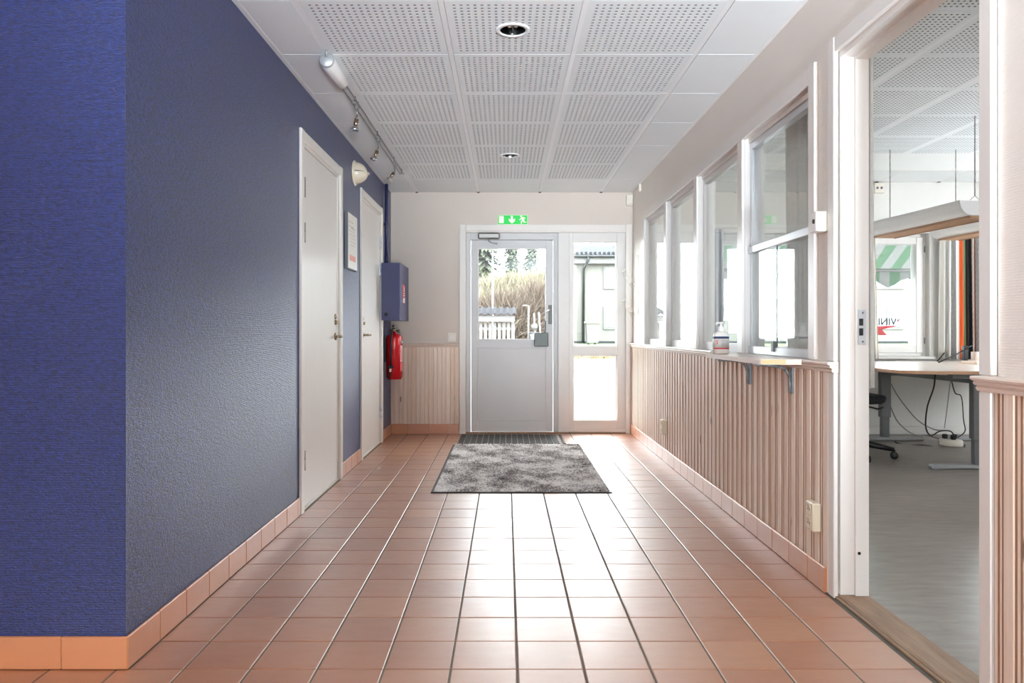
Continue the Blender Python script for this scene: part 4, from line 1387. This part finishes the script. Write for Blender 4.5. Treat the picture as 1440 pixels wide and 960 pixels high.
for k in range(5):
    a = math.radians(-22 - 60 + 72 * k + 58)
    dx, dy = math.cos(a), math.sin(a)
    tip = (X_ + .295 * dx, Y_ + .295 * dy)
    ar = mk('base_arm', MB().tube([(X_ + .02 * dx, Y_ + .02 * dy, .125), (X_ + .15 * dx, Y_ + .15 * dy, .105), (tip[0], tip[1], .078)], [.03, .024, .017], 8), M['black'], ch)
    cs = MB()
    for sd in (-1, 1):
        px_, py_ = tip[0] - dy * .016 * sd, tip[1] + dx * .016 * sd
        v = MB().lathe([(0, -.009), (.026, -.009), (.029, -.004), (.029, .004), (.026, .009), (0, .009)], 16, (0, 0, 0), 'Y')
        an = a
        cs.add([(px_ + x * math.cos(an) - y * math.sin(an), py_ + x * math.sin(an) + y * math.cos(an), .0335 + z) for x, y, z in v.v], v.f, True)
    cs.tube([(tip[0], tip[1], .078), (tip[0], tip[1], .045)], .01, 8)
    mk('caster', cs, M['black'], ar)
mk('backrest', loft([([(a, b) for a, b in rbox(.03, .20, 24, 3)], .62), ([(a, b) for a, b in rbox(.036, .22, 24, 3)], .70), ([(a, b) for a, b in rbox(.034, .21, 24, 3)], .92), ([(a, b) for a, b in rbox(.02, .15, 24, 3)], .99)], (X_ - .24, Y_)), M['seat'], ch)
mk('back_bar', MB().tube([(X_ - .08, Y_, .42), (X_ - .22, Y_, .43), (X_ - .275, Y_, .5), (X_ - .275, Y_, .75)], .016, 8), M['black'], ch)
# power hub and cables
ph = thing('power_hub', 'round white power hub on the office floor under the desk', 'power strip', (3.89, 6.5, .0045))
mk('body', MB().lathe([(0, .0045), (.088, .0045), (.094, .012), (.094, .046), (.086, .056), (.06, .060), (0, .060)], 28, (3.89, 6.5, 0)), M['plastic'], ph)
for a in (2.4, .4, 4.6):
    x, y = 3.89 + .045 * math.cos(a), 6.5 + .045 * math.sin(a)
    mk('plug', MB().box(x - .018, x + .018, y - .018, y + .018, .0605, .10, .006), M['black'], ph)
def cable(label, pts, r, mat):
    # smooth
    P_ = [Vector(p) for p in pts]; out = []
    for i in range(len(P_) - 1):
        p0, p1, p2, p3 = P_[max(i - 1, 0)], P_[i], P_[i + 1], P_[min(i + 2, len(P_) - 1)]
        for k in range(6):
            t = k / 6
            out.append(.5 * ((2 * p1) + (p2 - p0) * t + (2 * p0 - 5 * p1 + 4 * p2 - p3) * t * t + (3 * p1 - p0 - 3 * p2 + p3) * t ** 3))
    out.append(P_[-1])
    return tag(mk('cable', MB().tube(out, r, 6), mat), label, 'cable', 'cables under the desk')
def q3(px, py, Y): return ((px - 711.5) * Y / 1045, Y, 1 + (466 - py) * Y / 1045)
cable('black cable dropping from desk edge to floor hub', [q3(1315, 527, 5.6), q3(1313, 545, 5.7), q3(1304, 572, 6.0), q3(1302, 600, 6.2), q3(1309, 612, 6.35), q3(1322, 606, 6.4), q3(1336, 606, 6.45), (3.89, 6.45, .1)], .006, M['cable'])
cable('black cable looping from hub along floor toward the left leg', [(4.01, 6.5, .012), q3(1355, 630, 6.38), q3(1340, 633, 6.35), q3(1300, 626, 6.5), q3(1275, 626, 6.55), q3(1262, 623, 6.62), (3.5, 6.68, .012)], .006, M['cable'])
cable('upper pale cable sweeping from left leg to the hub', [q3(1252, 538, 6.85), q3(1265, 560, 6.9), q3(1290, 590, 6.9), q3(1312, 603, 6.8), q3(1328, 605, 6.6)], .005, M['cable_grey'])
cable('lower pale cable curving from left leg along the floor', [q3(1252, 570, 6.85), q3(1262, 592, 6.9), q3(1282, 609, 6.92), q3(1303, 612, 6.9), q3(1322, 617, 6.6)], .005, M['cable_grey'])
cable('dark cable hanging by the rear desk leg on the right', [q3(1337, 530, 6.6), q3(1343, 552, 6.6), q3(1352, 558, 6.6), q3(1355, 590, 6.6), q3(1357, 606, 6.55), q3(1347, 615, 6.5)], .005, M['cable'])
cable('thin pale cable hanging straight behind the black one', [q3(1337, 530, 6.9), q3(1333, 565, 6.9), q3(1328, 602, 6.85)], .004, M['cable_grey'])
# things on the desk
mk_ = tag(mk('pen', MB().tube([q3(1318, 508, 6.9), q3(1328, 496, 6.9)], .006, 8), M['black']), 'black pen lying against the curtain foot on the desk', 'pen')
la = thing('desk_lamp_arm', 'thin black jointed lamp arm lying across the desk back', 'lamp', (3.9, 6.8, .7215))
mk('arm', MB().tube([(q3(1320, 508.5, 6.62)[0], 6.62, .726), q3(1345, 498, 6.7), q3(1367, 486, 6.8)], .006, 8), M['black'], la)
mk('clamp', MB().box(4.18, 4.22, 6.78, 6.82, .7212, .87, .004), M['black'], la)
tag(mk('pencil_cup', MB().lathe([(0, .7212), (.035, .7212), (.035, .82), (.031, .82), (.031, .73), (0, .73)], 16, (4.17, 6.6, 0)), P('pale_pink_cup', (226, 206, 196), .5)), 'pale pink cup near the right end of the desk', 'cup')
kb = thing('letter_tray', 'flat pale wooden tray lying on the desk by the curtain', 'tray', (4.1, 6.4, .7215))
mk('bottom', MB().box(3.98, 4.24, 6.28, 6.5, .7212, .726), M['desk_edge'], kb)
mk('rim', MB().box(3.98, 3.99, 6.28, 6.5, .7262, .746).box(4.23, 4.24, 6.28, 6.5, .7262, .746).box(3.99, 4.23, 6.28, 6.29, .7262, .746).box(3.99, 4.23, 6.49, 6.5, .7262, .746), P('pale_birch', (232, 214, 200), .5), kb)
ts = thing('tape_dispenser', 'small grey desk gadget beside the pale pink cup', 'gadget', (4.23, 6.7, .7215))
mk('body', MB().prism([(4.20, .7212), (4.29, .7212), (4.29, .74), (4.26, .775), (4.22, .775)], 6.68, 6.73, 'XZ'), M['greymetal'], ts)
mk('roll', MB().lathe([(.012, -.012), (.024, -.012), (.024, .012), (.012, .012)], 14, (4.245, 6.66, .752), 'Y'), M['black'], ts)
# wall box in office
ob = thing('office_wall_box', 'cream double socket box high on office wall near the ceiling', 'socket', (3.6, YO, 2.34))
mk('housing', MB().box(3.555, 3.645, YO - .04, YO - .0008, 2.335, 2.432, .004), M['plastic'], ob)
mk('opening', MB().lathe([(0, -.002), (.012, -.002), (.012, 0)], 12, (3.58, YO - .0402, 2.384), 'Y').lathe([(0, -.002), (.012, -.002), (.012, 0)], 12, (3.62, YO - .0402, 2.384), 'Y'), M['greymetal'], ob)

# ------------------------------------------------------------------ outside
ground = smk('ground', MB().box(-60, 90, YX + .01, 140, -.4, -.12), M['asphalt'])
vg = MB(); n = 60; v = []; f = []
rnd = random.Random(2)
ys = [23, 25, 28, 31, 34, 37, 44]
hs = [-.11, .12, .0, -.02, .05, .12, .16]
for i in range(n + 1):
    for j, y in enumerate(ys):
        v.append((-30 + 80 * i / n, y + rnd.uniform(-.4, .4), hs[j] + rnd.uniform(-.06, .06) * (j > 0)))
for i in range(n):
    for j in range(len(ys) - 1):
        a = i * len(ys) + j
        f.append((a, a + len(ys), a + len(ys) + 1, a + 1))
o = mk('grass_verge', MB().add(v, f, True), M['drygrass']); o['kind'] = 'structure'
o = mk('lawn', MB().box(-30, 60, 43.5, 52, -.3, .2), M['greengrass']); o['kind'] = 'structure'
# tufts of dry grass on the verge
tf = MB()
for k in range(2600):
    x = rnd.uniform(-6, 14); y = rnd.uniform(27.2, 33)
    if x < 2: x += 8.2
    h = rnd.uniform(.08, .3); a = rnd.uniform(0, PI); dx, dy = .05 * math.cos(a), .05 * math.sin(a)
    lx, ly = rnd.uniform(-.1, .1), rnd.uniform(-.1, .1)
    tf.add([(x - dx, y - dy, -.12), (x + dx, y + dy, -.12), (x + lx, y + ly, -.02 + h)], [(0, 1, 2)])
o = mk('grass_tufts', tf, leaf_mat('straw', (102, 92, 64), (124, 114, 86), (78, 70, 50)), stuff=True)
tag(o, 'dry straw coloured grass along the verge across the yard', 'grass')

# house
hs_ = thing('house', 'cream two storey house with black gutter across the yard', 'house', (16, 50, .1))
mk('wall', MB().box(4.75, 27, 50, 59, .1, 6.0), M['siding'], hs_)
mk('eaves_board', MB().box(4.2, 27.5, 49.45, 49.55, 5.55, 6.1).box(4.2, 27.5, 49.55, 50, 5.5, 5.56), M['extwhite'], hs_)
mk('roof', MB().prism([(49.3, 6.12), (54.5, 7.3), (59.7, 6.12), (59.7, 6.0), (49.3, 6.0)], 4.0, 27.7, 'YZ'), M['rooftile'], hs_)
rt = MB()
for k in range(78):
    x = 4.05 + k * .3
    rt.box(x, x + .15, 49.2, 49.6, 6.13, 6.28)
mk('roof_edge_tiles', rt, M['rooftile'], hs_)
mk('gutter', MB().tube([(4.0, 49.25, 6.0), (27.7, 49.25, 6.0)], .1, 8).tube([(5.45, 49.25, 6.0), (5.45, 49.3, 5.7), (5.2, 49.85, 5.2), (5.2, 49.9, .3)], .09, 8), M['gutter'], hs_)
for x in (6.7, 12.4, 18.4, 24.4):
    for z in (1.3, 4.0):
        wn = mk('window', MB().box(x - .15, x + 2.35, 49.9, 49.98, z - .15, z + 1.4), M['extwhite'], hs_)
        mk('pane', MB().box(x, x + 1.05, 49.86, 49.9, z, z + 1.25).box(x + 1.15, x + 2.2, 49.86, 49.9, z, z + 1.25), M['paneglass'], wn)
mk('plinth', MB().box(4.7, 27.05, 49.95, 59.05, .05, .35), M['rooftile'], hs_)
# bin by the house
bn = thing('waste_bin', 'pale wheeled bin in front of the cream house drainpipe', 'bin', (5.3, 46, .2))
mk('body', MB().prism([(5.0, .3), (5.65, .3), (5.75, 1.5), (4.93, 1.5)], 45.6, 46.3, 'XZ'), M['extwhite'], bn)
mk('lid', MB().box(4.87, 5.80, 45.5, 46.35, 1.505, 1.62, .03), P('bin_lid', (206, 196, 170), .6), bn)
mk('wheel', MB().lathe([(0, -.05), (.12, -.05), (.12, .05), (0, .05)], 14, (5.15, 46.4, .32), 'X').lathe([(0, -.05), (.12, -.05), (.12, .05), (0, .05)], 14, (5.55, 46.4, .32), 'X'), M['black'], bn)
# shed with corrugated roof and fence
sh_ = thing('bin_shelter', 'white slatted shelter with dark corrugated roof outside the door', 'shelter', (-.4, 25, -.1))
for k in range(19):
    x = -2.6 + k * .155
    mk('slat', MB().box(x, x + .10, 25, 25.03, -.1, 1.30), M['extwhite'], sh_)
mk('rail', MB().box(-2.62, .32, 25.031, 25.07, 1.05, 1.15).box(-2.62, .32, 25.031, 25.07, .2, .3), M['extwhite'], sh_)
for x in (-2.58, .18):
    mk('post', MB().box(x, x + .1, 25.08, 25.18, -.1, 1.52), M['greymetal'], sh_)
mk('fascia', MB().box(-2.8, .30, 24.85, 24.9, 1.33, 1.53), M['extwhite'], sh_)
rf = MB(); v = []; f = []
N_ = 150
for i in range(N_ + 1):
    x = -2.85 + 3.2 * i / N_
    z = .035 * math.sin(2 * PI * x / .22)
    v += [(x, 24.75, 1.58 + z), (x, 26.6, 1.86 + z), (x, 24.75, 1.56 + z), (x, 26.6, 1.84 + z)]
for i in range(N_):
    a = 4 * i
    f += [(a, a + 4, a + 5, a + 1), (a + 2, a + 3, a + 7, a + 6), (a, a + 2, a + 6, a + 4)]
mk('corrugated_roof', rf.add(v, f), P('dark_corrugated_roof', (34, 34, 38), .9, spec=.05), sh_)
mk('roof_support', MB().box(-2.7, .25, 24.95, 25.0, 1.5, 1.535).box(-2.7, .25, 26.4, 26.5, 1.7, 1.8), M['gutter'], sh_)
# flagpole, posts
fp = thing('flagpole', 'white flagpole standing before the willow thicket', 'flagpole', (-.68, 38.3, -.1))
mk('pole', MB().tube([(-.68, 38.3, -.1), (-.68, 38.3, 5.15)], [.05, .035], 10), P('flagpole_white', (120, 120, 120), .4), fp)
mk('finial', MB().lathe([(0, 5.16), (.08, 5.20), (.08, 5.25), (0, 5.3)], 10, (-.68, 38.3, 0)), M['extwhite'], fp)
sp_ = thing('sign_post', 'white round sign on a leaning pair of thin posts outside', 'sign', (1.3, 30, -.1))
mk('post', MB().tube([(1.25, 30, -.1), (1.13, 30, 1.75)], .035, 8).tube([(1.45, 30, -.1), (1.33, 30, 1.78)], .035, 8), M['extwhite'], sp_)
mk('disc', MB().lathe([(0, -.02), (.13, -.02), (.13, .02), (0, .02)], 18, (1.15, 29.94, 1.2), 'Y'), M['extwhite'], sp_)
lp = thing('barrier_post', 'thin white post with short arm right of the slatted shelter', 'post', (.93, 30, -.1))
mk('post', MB().tube([(.91, 30, -.1), (.91, 30, 2.05)], .035, 8), M['extwhite'], lp)
mk('arm', MB().tube([(.91, 30, 2.03), (.70, 30, 2.05)], .03, 8), M['extwhite'], lp)
mb_ = thing('letter_box', 'black letter box with orange mark outside the door glass', 'letter box', (.97, 30, .3))
mk('box', MB().box(.90, 1.30, 29.7, 29.9, .66, .98, .02), M['black'], mb_)
mk('mark', MB().prism([(1.0, .82), (1.12, .92), (1.12, .86), (1.05, .78)], 29.68, 29.699, 'XZ'), M['orange'], mb_)
mk('stand', MB().box(1.06, 1.12, 29.78, 29.84, -.1, .66), M['greymetal'], mb_)

# vegetation
def thicket(name, label, cat, blobs, n, mat, size, trunk=None, seed=1, up=.5):
    rn = random.Random(seed)
    bx, by = blobs[0][0], blobs[0][1]
    t = thing(name, label, cat, (bx, by, -.1))
    mb = MB()
    tot = sum(b[3] * b[4] * b[5] for b in blobs)
    for (x, y, z, rx, ry, rz) in blobs:
        for k in range(int(n * rx * ry * rz / tot)):
            while True:
                p = Vector((rn.uniform(-1, 1), rn.uniform(-1, 1), rn.uniform(-1, 1)))
                if .45 < p.length < 1: break
            c = Vector((x + p.x * rx, y + p.y * ry, max(-.05, z + p.z * rz)))
            d = Vector((p.x * .8 + rn.uniform(-.6, .6), p.y * .5 + rn.uniform(-.6, .6), up + p.z * .5 + rn.uniform(-.4, .6))).normalized()
            L = size * rn.uniform(.6, 1.5)
            s_ = d.orthogonal().normalized() * size * .05 * rn.uniform(.6, 1.4)
            s_.rotate(Matrix.Rotation(rn.uniform(0, PI), 3, d))
            mb.add([c - s_, c + s_, c + d * L], [(0, 1, 2)])
    mk('foliage', mb, mat, t, stuff=True)
    if trunk:
        tk = MB()
        for k in range(trunk):
            x, y = blobs[k % len(blobs)][0] + rn.uniform(-.6, .6), blobs[k % len(blobs)][1]
            h = rn.uniform(2, 3.6); lx = rn.uniform(-1, 1)
            tk.tube([(x, y, -.1), (x + lx * .3, y - .2, h * .5), (x + lx, y - .3, h)], [.10, .07, .025], 6)
        mk('trunk', tk, M['bark'], t)
    return t
thicket('willow_thicket', 'big rounded pale willow thicket beyond the flagpole', 'bush',
        [(-.7, 46, 2.5, 1.6, 1.8, 1.75), (.9, 46.5, 2.6, 2.0, 1.8, 1.9), (2.4, 47, 2.7, 1.3, 1.8, 2.0), (-1.9, 46, 1.5, 1.0, 1.5, 1.6)], 34000, M['willow'], .5, 7, 11)
thicket('brushwood', 'low reddish bare brushwood in front of the willow thicket', 'bush',
        [(0.2, 41, 1.3, 2.2, 1.0, 1.6), (1.7, 41.5, 1.6, 1.2, 1.0, 1.9), (-2.0, 41, 1.0, 1.5, 1.0, 1.4)], 12000, M['brush'], .7, 8, 12)
def spruce(x, y, h, r, label, seed):
    rn = random.Random(seed)
    t = thing('spruce_tree', label, 'tree', (x, y, -.1), 'spruces behind the willow')
    mk('trunk', MB().tube([(x, y, -.1), (x, y, h)], [.22, .03], 7), M['bark'], t)
    mb = MB()
    nl = int(h * 6)
    for k in range(nl):
        z = h * (.10 + .9 * k / nl)
        rr = r * (1 - (z / h)) ** .8 + .1
        for b in range(13):
            a = rn.uniform(0, 2 * PI)
            ln = rr * rn.uniform(.6, 1.1)
            for s_ in range(6):
                q0 = ln * s_ / 6; q1 = ln * (s_ + 1.6) / 6
                w_ = .34 * (1.15 - s_ / 6)
                z0 = z - .35 * q0; z1 = z - .35 * q1 - rn.uniform(0, .15)
                ca, sa = math.cos(a), math.sin(a)
                mb.add([(x + q0 * ca - w_ * sa, y + q0 * sa + w_ * ca, z0), (x + q0 * ca + w_ * sa, y + q0 * sa - w_ * ca, z0 - .05), (x + q1 * ca, y + q1 * sa, z1)], [(0, 1, 2)])
    mk('foliage', mb, M['spruce'], t, stuff=True)
spruce(-1.7, 58, 15.0, 3.2, 'tall grey green spruce at the left edge of the door glass', 1)
spruce(.6, 66, 10.8, 2.8, 'slender spruce in the middle gap above the willow', 2)
spruce(2.6, 74, 10.6, 4.0, 'broad dark spruce above the willow toward the right', 3)
spruce(5.2, 88, 10.2, 2.4, 'small distant spruce at the right edge of the door glass', 4)
spruce(-5.4, 73, 15.0, 3.2, 'spruce standing farthest to the left behind the shelter', 5)

# awnings above office windows
def awning(x0, x1, label):
    t = thing('window_awning', label, 'awning', ((x0 + x1) / 2, YX, 1.6), 'green striped awnings')
    n = 32; v = []; f = []
    for i in range(n + 1):
        x = x0 + (x1 - x0) * i / n
        v += [(x, YX + .04, 2.27), (x, YX + .95, 1.71)]
    for i in range(n):
        f.append((2 * i, 2 * i + 2, 2 * i + 3, 2 * i + 1))
    mk('canopy', MB().add(v, f), M['awning'], t)
    v = []; f = []
    for i in range(n + 1):
        x = x0 + (x1 - x0) * i / n
        d = .15 + .05 * math.sin(2 * PI * (x - x0) / .42)
        v += [(x, YX + .955, 1.705), (x, YX + .96, 1.705 - d)]
    for i in range(n):
        f.append((2 * i, 2 * i + 2, 2 * i + 3, 2 * i + 1))
    mk('valance', MB().add(v, f), M['awning'], t)
    mk('front_bar', MB().tube([(x0, YX + .95, 1.70), (x1, YX + .95, 1.70)], .02, 8), M['extwhite'], t)
    for x in (x0 + .35, x1 - .2):
        mk('arm', MB().tube([(x, YX + .94, 1.69), (x + .12, YX + .03, 1.22)], .018, 8), M['extwhite'], t)
awning(3.0, 5.3, 'green and white striped awning outside the desk window')
awning(1.75, 2.95, 'green and white striped awning outside the window behind the reception panes')
